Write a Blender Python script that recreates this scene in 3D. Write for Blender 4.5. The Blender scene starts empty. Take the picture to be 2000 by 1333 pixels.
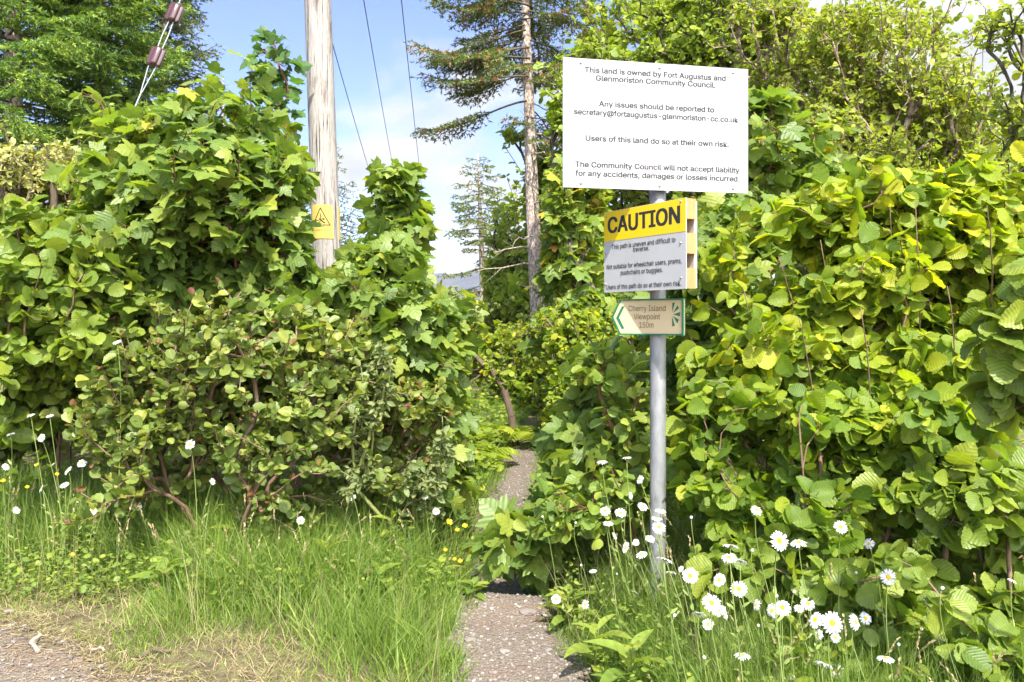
import bpy, math, random
import numpy as np
from mathutils import Vector, noise as mnoise
R = math.radians
F, HOR, CH = 1556.0, 625.0, 1.5          # lens (px of a 2000 px frame), horizon row, eye height
scn = bpy.context.scene
# ------------------------------------------------------------------ camera, sky, sun, exposure
cam_d = bpy.data.cameras.new('camera'); cam = bpy.data.objects.new('camera', cam_d)
scn.collection.objects.link(cam); scn.camera = cam
cam.location = (0, 0, CH); cam.rotation_euler = (R(90), 0, 0)
cam_d.sensor_width = 36; cam_d.lens = 36*F/2000; cam_d.shift_y = -(666.5-HOR)/2000
cam_d.clip_start = .05; cam_d.clip_end = 9000
SUN_AZ = math.atan2(0.16, -0.98); SUN_EL = R(53)       # azimuth from +Y towards +X : behind the camera, to the right
sdir = Vector((math.sin(SUN_AZ)*math.cos(SUN_EL), math.cos(SUN_AZ)*math.cos(SUN_EL), math.sin(SUN_EL)))
sd = bpy.data.lights.new('sun', 'SUN'); sd.energy = 3.0; sd.angle = R(1.2); sd.color = (1, .95, .86)
so = bpy.data.objects.new('sun', sd); scn.collection.objects.link(so)
so.rotation_euler = (-sdir).to_track_quat('-Z', 'Y').to_euler(); so.location = (3, -3, 9)
W = bpy.data.worlds.new('World'); scn.world = W; W.use_nodes = True
nt = W.node_tree; N = nt.nodes; L = nt.links
for n in list(N): N.remove(n)
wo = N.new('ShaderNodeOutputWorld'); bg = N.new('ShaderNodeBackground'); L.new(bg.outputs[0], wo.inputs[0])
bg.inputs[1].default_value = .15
sky = N.new('ShaderNodeTexSky'); sky.sky_type = 'NISHITA'; sky.sun_disc = False
sky.sun_elevation = SUN_EL; sky.sun_rotation = SUN_AZ; sky.air_density = 1.0; sky.dust_density = .6; sky.ozone_density = 2.5
tc = N.new('ShaderNodeTexCoord'); sep = N.new('ShaderNodeSeparateXYZ'); L.new(tc.outputs['Generated'], sep.inputs[0])
def wmath(op, a, b=None, clamp=False):
    m = N.new('ShaderNodeMath'); m.operation = op; m.use_clamp = clamp
    for i, v in enumerate((a, b)):
        if v is None: continue
        if isinstance(v, (int, float)): m.inputs[i].default_value = v
        else: L.new(v, m.inputs[i])
    return m.outputs[0]
zz = wmath('ADD', wmath('MAXIMUM', sep.outputs[2], 0), .22)
comb = N.new('ShaderNodeCombineXYZ')
L.new(wmath('DIVIDE', sep.outputs[0], zz), comb.inputs[0]); L.new(wmath('DIVIDE', sep.outputs[1], zz), comb.inputs[1])
cn = N.new('ShaderNodeTexNoise'); cn.inputs['Scale'].default_value = 1.15; cn.inputs['Detail'].default_value = 9
cn.inputs['Roughness'].default_value = .55; cn.inputs['Distortion'].default_value = .35
mp = N.new('ShaderNodeMapping'); mp.inputs['Location'].default_value = (3.3, 1.7, 0); L.new(comb.outputs[0], mp.inputs[0]); L.new(mp.outputs[0], cn.inputs['Vector'])
low = wmath('MULTIPLY', wmath('SUBTRACT', .22, sep.outputs[2]), .7)      # more cloud towards the horizon
side = wmath('MULTIPLY', wmath('ADD', sep.outputs[0], .0), .45)
hi = N.new('ShaderNodeMapRange'); hi.inputs[1].default_value = .42; hi.inputs[2].default_value = .75; hi.inputs[4].default_value = .22; L.new(sep.outputs[2], hi.inputs[0])
bk = wmath('MULTIPLY', wmath('MAXIMUM', wmath('MULTIPLY', sep.outputs[1], -1), 0), .25)     # unseen cloud added overhead and behind the viewer, for neutral fill light
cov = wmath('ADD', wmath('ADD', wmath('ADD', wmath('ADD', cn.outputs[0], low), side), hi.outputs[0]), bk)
cr = N.new('ShaderNodeMapRange'); cr.inputs[1].default_value = .47; cr.inputs[2].default_value = .60; cr.interpolation_type = 'SMOOTHSTEP'
L.new(cov, cr.inputs[0])
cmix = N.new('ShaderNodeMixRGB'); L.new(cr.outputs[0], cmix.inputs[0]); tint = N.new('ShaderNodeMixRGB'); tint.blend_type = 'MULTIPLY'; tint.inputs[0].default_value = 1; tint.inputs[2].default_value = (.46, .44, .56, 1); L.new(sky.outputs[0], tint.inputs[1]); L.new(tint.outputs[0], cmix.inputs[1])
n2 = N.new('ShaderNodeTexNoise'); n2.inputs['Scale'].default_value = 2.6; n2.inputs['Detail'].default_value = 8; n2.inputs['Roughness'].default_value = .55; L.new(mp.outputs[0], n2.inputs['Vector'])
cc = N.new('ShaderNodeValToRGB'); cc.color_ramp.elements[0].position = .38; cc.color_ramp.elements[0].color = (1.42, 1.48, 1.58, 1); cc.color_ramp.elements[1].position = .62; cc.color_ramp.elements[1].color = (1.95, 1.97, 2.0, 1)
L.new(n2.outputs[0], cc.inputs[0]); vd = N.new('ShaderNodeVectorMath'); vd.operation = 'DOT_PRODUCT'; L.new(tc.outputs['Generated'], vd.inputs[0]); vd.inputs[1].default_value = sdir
glow = wmath('ADD', 1., wmath('MULTIPLY', wmath('POWER', wmath('MAXIMUM', vd.outputs['Value'], 0), 2.), 7.0))   # clouds brighter near the sun, boosted out of view as added fill light
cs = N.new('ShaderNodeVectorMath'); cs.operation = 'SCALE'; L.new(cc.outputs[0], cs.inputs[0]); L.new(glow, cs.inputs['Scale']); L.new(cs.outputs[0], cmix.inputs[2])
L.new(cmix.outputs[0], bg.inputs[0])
scn.view_settings.view_transform = 'Standard'; scn.view_settings.look = 'None'
scn.view_settings.exposure = 1.85; scn.view_settings.gamma = 1
scn.render.engine = 'CYCLES'; cy = scn.cycles
cy.max_bounces = 7; cy.diffuse_bounces = 3; cy.glossy_bounces = 2; cy.transmission_bounces = 4; cy.transparent_max_bounces = 4
cy.caustics_reflective = False; cy.caustics_refractive = False; cy.use_adaptive_sampling = True; cy.adaptive_threshold = .015
cy.use_denoising = True

# ------------------------------------------------------------------ helpers
rng = np.random.default_rng(7); random.seed(7)
COL = scn.collection
def at(px, py, Y): return np.array(((px-1000)/F*Y, Y, CH-(py-HOR)/F*Y))
def tag(o, label=None, cat=None, group=None, kind=None):
    for k, v in (('label', label), ('category', cat), ('group', group), ('kind', kind)):
        if v: o[k] = v
    return o
def empty(name, loc, label, cat, group=None):
    o = bpy.data.objects.new(name, None); COL.objects.link(o); o.location = loc; o.empty_display_size = .1
    return tag(o, label, cat, group)
class Acc:
    """collects vertices, faces and a per-vertex vector (leaf u, leaf v, random)"""
    def __init__(s): s.v = []; s.f = {}; s.a = []; s.n = 0
    def add(s, v, faces, a=None):
        v = np.asarray(v, float).reshape(-1, 3); off = s.n; s.v.append(v); s.n += len(v)
        s.a.append(np.zeros((len(v), 3)) if a is None else np.asarray(a, float).reshape(-1, 3))
        for f in faces:
            f = np.asarray(f, int)
            if f.size: s.f.setdefault(f.shape[1], []).append(f+off)
    def inst(s, tmpl, P, D, Nn, S, rnd, width=None):
        """instance a leaf template at P along D with normal Nn and size S"""
        tv, tf = tmpl; P = np.asarray(P, float); n = len(P)
        if n == 0: return
        D = unit(D); X = unit(np.cross(D, Nn)); Z = np.cross(X, D); S = np.broadcast_to(np.asarray(S, float), (n,))
        wd = S if width is None else S*width
        v = P[:, None] + (tv[None, :, 0:1]*wd[:, None, None])*X[:, None] + (tv[None, :, 1:2]*S[:, None, None])*D[:, None] + (tv[None, :, 2:3]*S[:, None, None])*Z[:, None]
        m = len(tv); a = np.empty((n, m, 3)); a[..., 0] = tv[None, :, 0]; a[..., 1] = tv[None, :, 1]; a[..., 2] = np.asarray(rnd)[:, None]
        offs = (np.arange(n)*m)[:, None, None]
        s.add(v, [(np.asarray(f)[None]+offs).reshape(-1, np.asarray(f).shape[1]) for f in tf], a)
    def tubes(s, A, B, ra, rb, sides=5, a=0.5):
        """frusta from A to B"""
        A = np.asarray(A, float).reshape(-1, 3); B = np.asarray(B, float).reshape(-1, 3); n = len(A)
        if n == 0: return
        ra = np.broadcast_to(ra, (n,)); rb = np.broadcast_to(rb, (n,))
        d = unit(B-A); ref = np.where(np.abs(d[:, 2:3]) > .9, np.array([[1., 0, 0]]), np.array([[0, 0, 1.]]))
        x = unit(np.cross(d, ref)); y = np.cross(d, x)
        t = np.arange(sides)/sides*2*math.pi
        ring = np.cos(t)[None, :, None]*x[:, None]+np.sin(t)[None, :, None]*y[:, None]
        v = np.concatenate([A[:, None]+ring*ra[:, None, None], B[:, None]+ring*rb[:, None, None]], 1)
        i = np.arange(sides); j = (i+1) % sides
        q = np.stack([i, j, j+sides, i+sides], 1)
        f = (q[None]+(np.arange(n)*2*sides)[:, None, None]).reshape(-1, 4)
        at_ = np.zeros(v.shape); at_[..., 2] = np.broadcast_to(np.asarray(a, float).reshape(-1, 1), (n, 1)); at_[..., 0] = (t/(2*math.pi))[None, list(range(sides))*2]
        s.add(v, [f], at_)
    def chain(s, pts, radii, sides=8, cap=True):
        """one connected tapered tube"""
        pts = np.asarray(pts, float); n = len(pts); d = unit(np.gradient(pts, axis=0))
        ref = np.array([1., 0, 0]) if abs(d[0][2]) > .9 else np.array([0, 0, 1.])
        x = unit(np.cross(d, ref)); y = np.cross(d, x); t = np.arange(sides)/sides*2*math.pi
        v = pts[:, None]+(np.cos(t)[None, :, None]*x[:, None]+np.sin(t)[None, :, None]*y[:, None])*np.broadcast_to(radii, (n,))[:, None, None]
        v = v.reshape(-1, 3); i = np.arange(sides); j = (i+1) % sides
        q = np.stack([i, j, j+sides, i+sides], 1); f = [(q[None]+(np.arange(n-1)*sides)[:, None, None]).reshape(-1, 4)]
        if cap: v = np.vstack([v, pts[-1:]]); f.append(np.stack([i+(n-1)*sides, j+(n-1)*sides, np.full(sides, n*sides)], 1))
        s.add(v, f)
    def box(s, o, ex, ey, ez):
        """corner o, edge vectors"""
        o, ex, ey, ez = [np.asarray(k, float) for k in (o, ex, ey, ez)]
        v = [o+a*ex+b*ey+c*ez for c in (0, 1) for b in (0, 1) for a in (0, 1)]
        s.add(v, [[(0, 2, 3, 1), (4, 5, 7, 6), (0, 1, 5, 4), (2, 6, 7, 3), (0, 4, 6, 2), (1, 3, 7, 5)]])
    def build(s, name, m, parent=None, smooth=True):
        me = bpy.data.meshes.new(name); v = np.concatenate(s.v) if s.v else np.zeros((0, 3))
        if parent is not None: v = v-np.array(parent.location)[None]
        me.vertices.add(len(v)); me.vertices.foreach_set('co', v.astype(np.float32).ravel())
        li = []; tot = []
        for k, fs in s.f.items():
            f = np.concatenate(fs); li.append(f.ravel()); tot.append(np.full(len(f), k))
        if li:
            li = np.concatenate(li); tot = np.concatenate(tot)
            me.loops.add(len(li)); me.loops.foreach_set('vertex_index', li.astype(np.int32))
            me.polygons.add(len(tot)); st = np.concatenate([[0], np.cumsum(tot)[:-1]])
            me.polygons.foreach_set('loop_start', st.astype(np.int32)); me.polygons.foreach_set('loop_total', tot.astype(np.int32))
            me.polygons.foreach_set('use_smooth', np.full(len(tot), smooth, bool))
        me.update(calc_edges=True); me.validate()
        at_ = me.attributes.new('luv', 'FLOAT_VECTOR', 'POINT'); at_.data.foreach_set('vector', np.concatenate(s.a).astype(np.float32).ravel())
        if m: me.materials.append(m)
        o = bpy.data.objects.new(name, me); COL.objects.link(o)
        if parent is not None: o.parent = parent
        return o
def unit(a): a = np.asarray(a, float); return a/np.maximum(np.linalg.norm(a, axis=-1, keepdims=True), 1e-9)
def rv(n, s=1.): return rng.normal(0, s, (n, 3))
def sst(a, b, x): t = np.clip((x-a)/(b-a), 0, 1); return t*t*(3-2*t)

# ------------------------------------------------------------------ materials
def newmat(name):
    m = bpy.data.materials.new(name); m.use_nodes = True; nt = m.node_tree
    for n in list(nt.nodes): nt.nodes.remove(n)
    return m, nt, nt.nodes, nt.links
def M_(nt, op, a, b=None, c=None, clamp=False):
    m = nt.nodes.new('ShaderNodeMath'); m.operation = op; m.use_clamp = clamp
    for i, v in enumerate((a, b, c)):
        if v is None: continue
        if isinstance(v, (int, float)): m.inputs[i].default_value = v
        else: nt.links.new(v, m.inputs[i])
    return m.outputs[0]
def ramp(nt, fac, stops):
    r = nt.nodes.new('ShaderNodeValToRGB'); e = r.color_ramp.elements
    while len(e) < len(stops): e.new(.5)
    for k, (p, c) in enumerate(stops): e[k].position = p; e[k].color = (*c, 1)
    if fac is not None: nt.links.new(fac, r.inputs[0])
    return r.outputs[0]
def leafmat(name, stops, trans=.42, rough=.42, veins=9, vein=.25, tcol=(1.5, 1.6, .55), spec=.4, warm=(2.1, 1.42, 1.35)):
    stops = [(p, tuple(c[i]*warm[i] for i in range(3))) for p, c in stops]
    m, nt, n, l = newmat(name)
    a = n.new('ShaderNodeAttribute'); a.attribute_name = 'luv'; s = n.new('ShaderNodeSeparateXYZ'); l.new(a.outputs['Vector'], s.inputs[0])
    col = ramp(nt, s.outputs[2], stops)
    ax = M_(nt, 'ABSOLUTE', s.outputs[0])
    w = M_(nt, 'SINE', M_(nt, 'MULTIPLY', M_(nt, 'SUBTRACT', s.outputs[1], M_(nt, 'MULTIPLY', ax, .75)), veins*6.283))
    w2 = M_(nt, 'POWER', M_(nt, 'MAXIMUM', w, 0), 3.)
    mid = M_(nt, 'LESS_THAN', ax, .014)
    vv = M_(nt, 'MAXIMUM', w2, mid)
    mx = n.new('ShaderNodeMixRGB'); mx.blend_type = 'MULTIPLY'; l.new(M_(nt, 'MULTIPLY', vv, vein), mx.inputs[0]); l.new(col, mx.inputs[1]); mx.inputs[2].default_value = (1.5, 1.45, 1.2, 1)
    ns = n.new('ShaderNodeTexNoise'); ns.inputs['Scale'].default_value = 38; ns.inputs['Detail'].default_value = 3
    tco = n.new('ShaderNodeTexCoord'); l.new(tco.outputs['Object'], ns.inputs['Vector'])
    hs = n.new('ShaderNodeHueSaturation'); l.new(M_(nt, 'ADD', M_(nt, 'MULTIPLY', ns.outputs[0], .5), .75), hs.inputs['Value']); l.new(mx.outputs[0], hs.inputs['Color'])
    b = n.new('ShaderNodeBump'); b.inputs['Strength'].default_value = .22 if veins else 0; b.inputs['Distance'].default_value = .003; l.new(w, b.inputs['Height'])
    p = n.new('ShaderNodeBsdfPrincipled'); l.new(hs.outputs[0], p.inputs['Base Color']); p.inputs['Roughness'].default_value = rough; p.inputs['Specular IOR Level'].default_value = spec; l.new(b.outputs[0], p.inputs['Normal'])
    t = n.new('ShaderNodeBsdfTranslucent'); tm = n.new('ShaderNodeMixRGB'); tm.blend_type = 'MULTIPLY'; tm.inputs[0].default_value = 1; l.new(hs.outputs[0], tm.inputs[1]); tm.inputs[2].default_value = (*tcol, 1); l.new(tm.outputs[0], t.inputs[0])
    x = n.new('ShaderNodeMixShader'); x.inputs[0].default_value = trans; l.new(p.outputs[0], x.inputs[1]); l.new(t.outputs[0], x.inputs[2])
    o = n.new('ShaderNodeOutputMaterial'); l.new(x.outputs[0], o.inputs[0]); return m
def surf(name, stops, scale=(5, 5, 5), detail=6, rough=.8, bump=.3, dist=.01, tex='noise', metal=0, spec=.3, rr=None):
    m, nt, n, l = newmat(name)
    tco = n.new('ShaderNodeTexCoord'); mpn = n.new('ShaderNodeMapping'); mpn.inputs['Scale'].default_value = scale; l.new(tco.outputs['Object'], mpn.inputs[0])
    ns = n.new('ShaderNodeTexNoise'); ns.inputs['Scale'].default_value = 1; ns.inputs['Detail'].default_value = detail; ns.inputs['Roughness'].default_value = .62; l.new(mpn.outputs[0], ns.inputs['Vector'])
    h = ns.outputs[0]
    if tex == 'voro':
        v = n.new('ShaderNodeTexVoronoi'); v.inputs['Scale'].default_value = 1.6; l.new(mpn.outputs[0], v.inputs['Vector'])
        h = M_(nt, 'ADD', M_(nt, 'MULTIPLY', v.outputs['Distance'], .6), M_(nt, 'MULTIPLY', ns.outputs[0], .6))
    col = ramp(nt, h, stops)
    b = n.new('ShaderNodeBump'); b.inputs['Strength'].default_value = bump; b.inputs['Distance'].default_value = dist; l.new(h, b.inputs['Height'])
    p = n.new('ShaderNodeBsdfPrincipled'); l.new(col, p.inputs['Base Color']); p.inputs['Roughness'].default_value = rough; p.inputs['Metallic'].default_value = metal; p.inputs['Specular IOR Level'].default_value = spec; l.new(b.outputs[0], p.inputs['Normal'])
    o = n.new('ShaderNodeOutputMaterial'); l.new(p.outputs[0], o.inputs[0]); return m
def G(*c): return c
LM = {
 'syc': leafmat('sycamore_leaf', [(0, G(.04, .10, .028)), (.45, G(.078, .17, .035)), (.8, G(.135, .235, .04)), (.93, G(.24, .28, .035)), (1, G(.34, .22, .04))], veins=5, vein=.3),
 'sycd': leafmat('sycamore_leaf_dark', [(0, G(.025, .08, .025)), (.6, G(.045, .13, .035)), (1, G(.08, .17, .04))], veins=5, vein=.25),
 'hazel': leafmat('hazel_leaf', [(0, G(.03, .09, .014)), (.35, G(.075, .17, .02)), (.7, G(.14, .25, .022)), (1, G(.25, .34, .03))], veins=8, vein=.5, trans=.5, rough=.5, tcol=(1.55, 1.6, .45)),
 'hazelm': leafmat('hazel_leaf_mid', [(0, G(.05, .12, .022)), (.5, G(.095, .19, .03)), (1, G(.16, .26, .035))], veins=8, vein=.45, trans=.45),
 'alder': leafmat('alder_leaf', [(0, G(.045, .10, .028)), (.5, G(.085, .165, .038)), (.86, G(.145, .225, .045)), (.93, G(.10, .085, .035)), (1, G(.085, .045, .035))], veins=7, vein=.5, trans=.35, rough=.36),
 'birch': leafmat('birch_leaf', [(0, G(.06, .13, .025)), (.5, G(.12, .22, .032)), (1, G(.21, .31, .045))], veins=6, vein=.2, trans=.45),
 'elm': leafmat('oak_leaf', [(0, G(.06, .14, .025)), (.5, G(.12, .23, .035)), (1, G(.20, .33, .05))], veins=6, vein=.2, trans=.45),
 'rowan': leafmat('bright_leaf', [(0, G(.055, .13, .02)), (.5, G(.10, .21, .025)), (1, G(.19, .30, .035))], veins=6, vein=.2, trans=.42),
 'pale': leafmat('pale_leaf', [(0, G(.08, .16, .05)), (.5, G(.14, .22, .07)), (.9, G(.24, .32, .13)), (1, G(.45, .5, .32))], veins=6, vein=.2, trans=.35, rough=.6),
 'grey': leafmat('grey_leaf', [(0, G(.05, .11, .04)), (.5, G(.09, .16, .06)), (1, G(.14, .22, .08))], veins=6, vein=.2, trans=.3, rough=.6),
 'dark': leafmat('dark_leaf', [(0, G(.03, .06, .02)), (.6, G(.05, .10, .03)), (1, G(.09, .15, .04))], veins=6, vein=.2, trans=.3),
 'grass': leafmat('grass_blade', [(0, G(.11, .19, .035)), (.45, G(.19, .28, .045)), (.75, G(.29, .36, .06)), (.88, G(.42, .39, .15)), (1, G(.54, .45, .27))], veins=0, vein=0, trans=.4, rough=.5, warm=(1, 1, 1)),
 'straw': leafmat('dry_grass', [(0, G(.20, .24, .07)), (.35, G(.34, .30, .14)), (.8, G(.50, .38, .23)), (1, G(.36, .22, .12))], veins=0, vein=0, trans=.3, rough=.7, tcol=(1.2, 1.1, .8), warm=(1, 1, 1)),
 'weed': leafmat('weed_leaf', [(0, G(.05, .13, .03)), (.5, G(.09, .19, .035)), (1, G(.17, .28, .05))], veins=5, vein=.25, trans=.4),
 'fern': leafmat('fern_frond', [(0, G(.09, .19, .02)), (1, G(.20, .32, .04))], veins=0, vein=0, trans=.45),
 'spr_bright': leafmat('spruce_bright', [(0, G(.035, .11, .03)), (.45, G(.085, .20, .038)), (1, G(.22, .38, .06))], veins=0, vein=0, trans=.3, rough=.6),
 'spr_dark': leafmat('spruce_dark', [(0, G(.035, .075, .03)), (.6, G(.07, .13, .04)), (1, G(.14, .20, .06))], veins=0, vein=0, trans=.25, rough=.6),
 'spr_olive': leafmat('spruce_olive', [(0, G(.10, .14, .05)), (.6, G(.20, .25, .08)), (.88, G(.30, .33, .11)), (.93, G(.34, .19, .10)), (1, G(.38, .18, .09))], veins=0, vein=0, trans=.25, rough=.6, warm=(1, 1, 1)),
 'petal': leafmat('daisy_petal', [(0, G(.80, .80, .78)), (1, G(.84, .84, .82))], veins=0, vein=0, trans=.3, rough=.6, tcol=(1, 1, 1), warm=(1, 1, 1)),
 'butter': leafmat('buttercup_petal', [(0, G(.75, .48, .01)), (1, G(.8, .56, .02))], veins=0, vein=0, trans=.25, rough=.25, tcol=(1.1, 1.1, 1), warm=(1, 1, 1)),
}
BK = {
 'twig': surf('twig_bark', [(.3, G(.07, .05, .035)), (.7, G(.16, .12, .08))], (60, 60, 20)),
 'redtwig': surf('red_twig', [(.3, G(.12, .05, .035)), (.7, G(.25, .12, .07))], (60, 60, 20)),
 'greentwig': surf('green_twig', [(.3, G(.14, .16, .05)), (.7, G(.24, .25, .08))], (60, 60, 20)),
 'haz': surf('hazel_bark', [(.3, G(.10, .06, .04)), (.6, G(.22, .14, .09)), (.75, G(.34, .26, .18))], (30, 30, 12)),
 'birch': surf('birch_bark', [(.35, G(.05, .035, .03)), (.5, G(.24, .17, .12)), (.7, G(.42, .34, .27))], (9, 9, 22)),
 'oak': surf('oak_bark', [(.35, G(.045, .035, .028)), (.7, G(.19, .17, .13))], (20, 20, 6), bump=.8, dist=.02),
 'spruce': surf('spruce_bark', [(.28, G(.14, .095, .075)), (.5, G(.32, .235, .19)), (.62, G(.42, .33, .28)), (.72, G(.55, .49, .43))], (26, 26, 10), tex='voro', bump=.9, dist=.02),
 'limb': surf('spruce_limb', [(.3, G(.06, .045, .03)), (.7, G(.15, .12, .08))], (40, 40, 20)),
 'deadtwig': surf('dead_twig', [(.3, G(.24, .2, .15)), (.7, G(.44, .38, .3))], (40, 40, 20)),
}
# ------------------------------------------------------------------ leaf templates (length 1 along +y, width on x)
def t_rows(n, wf, cols, fold=.12, droop=.18, serr=0., ruff=0.):
    V = []; cs = np.linspace(-1, 1, cols)
    for i in range(n):
        t = i/(n-1); w = max(wf(t), .004)
        for c in cs:
            e = abs(c) > .99
            ww = w*(1+(serr if (i % 2) else -serr)) if e and 0 < i < n-1 else w
            y = t+(.03 if e and i % 2 and serr else 0)
            V.append((c*ww, y, fold*abs(c)*w*2-droop*t*t+ruff*math.sin(i*1.9+c*2.0)*abs(c)))
    Fq = [(i*cols+j, i*cols+j+1, (i+1)*cols+j+1, (i+1)*cols+j) for i in range(n-1) for j in range(cols-1)]
    return np.array(V), [np.array(Fq)]
def t_syc(cup=.10, droop=.16, tooth=True):
    h = [(.0, .0), (.10, -.10), (.26, -.12), (.42, -.02), (.50, .03), (.46, .12), (.42, .24), (.52, .27), (.62, .38), (.72, .56), (.60, .56), (.50, .60), (.40, .55), (.30, .58), (.32, .70), (.27, .82), (.16, .90), (0, 1.08)]
    if not tooth: h = [(.0, 0), (.26, -.10), (.50, .03), (.40, .24), (.70, .54), (.30, .56), (.26, .82), (0, 1.06)]
    out = h+[(-x, y) for x, y in reversed(h[1:-1])]
    c = (0, .30); V = [(c[0], c[1])]; n = len(out)
    mid = [((x-c[0])*.5+c[0], (y-c[1])*.5+c[1]) for x, y in out]
    V += mid+out
    def z(x, y):
        r2 = x*x+(y-.3)**2; a = math.atan2(x, y-.1)
        return -droop*r2+cup*abs(math.sin(a*2.0))*math.sqrt(r2)
    Vv = [(x, y, z(x, y)) for x, y in V]
    i = np.arange(n); j = (i+1) % n
    return np.array(Vv), [np.stack([np.zeros(n, int), j+1, i+1], 1), np.stack([i+1, j+1, j+1+n, i+1+n], 1)]
def lens_(p, w): return lambda t: w*math.sin(math.pi*min(1, t)**p)
w_haz = lambda t: .46*(math.sin(math.pi*min(1., t*.93+.035)**.80)**.62) if t < .985 else .01
w_ald = lambda t: .45*(max(0, math.sin(math.pi*(t*.90+.03)**1.15))**.62)
w_bir = lambda t: .40*math.sin(math.pi*t**.62)**.9
w_wil = lambda t: .27*math.sin(math.pi*t**.9)**.8
w_lan = lambda t: .12*math.sin(math.pi*t**.8)**.8
T = {
 'syc': [t_syc(.12, .22), t_syc(.06, .35), t_syc(.2, .1)],
 'syclo': [t_syc(.10, .2, False), t_syc(.16, .35, False)],
 'haz': [t_rows(15, w_haz, 5, .10, .22, .045, .010), t_rows(15, w_haz, 5, .22, .35, .045, .016), t_rows(15, w_haz, 5, -.05, .12, .045, .02)],
 'ald': [t_rows(8, w_ald, 5, .16, .12, .03, .01), t_rows(8, w_ald, 5, .30, .02, .03, .012)],
 'wil': [t_rows(7, w_wil, 3, .15, .15), t_rows(7, w_wil, 3, .3, .0)],
 'bir': [t_rows(4, w_bir, 3, .15, .1)],
 'sml': [t_rows(4, w_ald, 2, 0, .15), t_rows(4, w_wil, 2, 0, .25)],
 'lan': [t_rows(7, w_lan, 3, .3, .45), t_rows(7, w_lan, 3, .2, .15)],
 'ndl': [(np.array([(-.5, 0, 0), (.5, 0, 0), (0, 1, 0)]), [np.array([(0, 1, 2)])])],
}
# ------------------------------------------------------------------ terrain
def road_edge(x): return 3.05-.50*(x+1.06)+.05*np.sin(x*5)+.03*np.sin(x*13+1)      # road lies nearer than this
PC = [(2.0, .08), (3.3, .03), (4.06, -.05), (4.6, -.06), (5.8, -.07), (7.4, .06), (8.6, .12), (10.4, .25), (12, .40), (16, 1.4), (22, 4.0)]
PWd = [(2.0, .34), (3.3, .30), (4.06, .235), (4.6, .17), (5.8, .17), (7.4, .17), (8.6, .2), (12, .2), (22, .25)]
def pcx(y): return np.interp(y, [p[0] for p in PC], [p[1] for p in PC])
def pw(y): return np.interp(y, [p[0] for p in PWd], [p[1] for p in PWd])
def H(x, y):
    x = np.asarray(x, float); y = np.asarray(y, float)
    h = .03*np.sin(x*1.3+.4)*np.sin(y*.9)+.012*np.sin(x*4.1+y*2.3)
    h = h*sst(2.2, 3.6, y)
    d = np.abs(x-pcx(y))
    h = h+.07*sst(.25, .9, d)*sst(2.6, 3.8, y)                                     # verges stand above the path
    h = h-.13*sst(4.18, 4.45, y)*(1-sst(5.2, 6.6, y))*(1-sst(.2, .7, d))           # the step down behind the first rise
    h = h+.05*sst(3.9, 4.15, y)*(1-sst(4.2, 4.4, y))*(1-sst(.2, .6, d))
    far = sst(30, 200, y)*-6
    return h+far
def sheet(name, m, xs, ys, lift, mask=None):
    X, Y = np.meshgrid(xs, ys); Z = H(X, Y)+lift; v = np.stack([X, Y, Z], -1).reshape(-1, 3); nx = len(xs)
    i, j = np.meshgrid(np.arange(len(ys)-1), np.arange(nx-1), indexing='ij'); a = (i*nx+j).ravel()
    q = np.stack([a, a+1, a+nx+1, a+nx], 1)
    if mask is not None: q = q[mask(v[q].mean(1))]
    A = Acc(); A.add(v, [q]); return A.build(name, m)
soil = surf('soil_and_moss', [(.25, G(.05, .036, .024)), (.45, G(.10, .075, .045)), (.58, G(.13, .12, .05)), (.75, G(.20, .17, .09))], (14, 14, 14), bump=.8, dist=.02, rough=.95)
near_x = np.arange(-4.2, 4.2, .07); near_y = np.arange(1.2, 9, .07)
gx = np.concatenate([-np.geomspace(6000, 4.5, 40), near_x, np.geomspace(4.5, 6000, 40)])
gy = np.concatenate([[-400, -60, -12, -3, 0], near_y, np.geomspace(9.05, 9000, 70)])
tag(sheet('ground', soil, gx, gy, 0), kind='structure')
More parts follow.
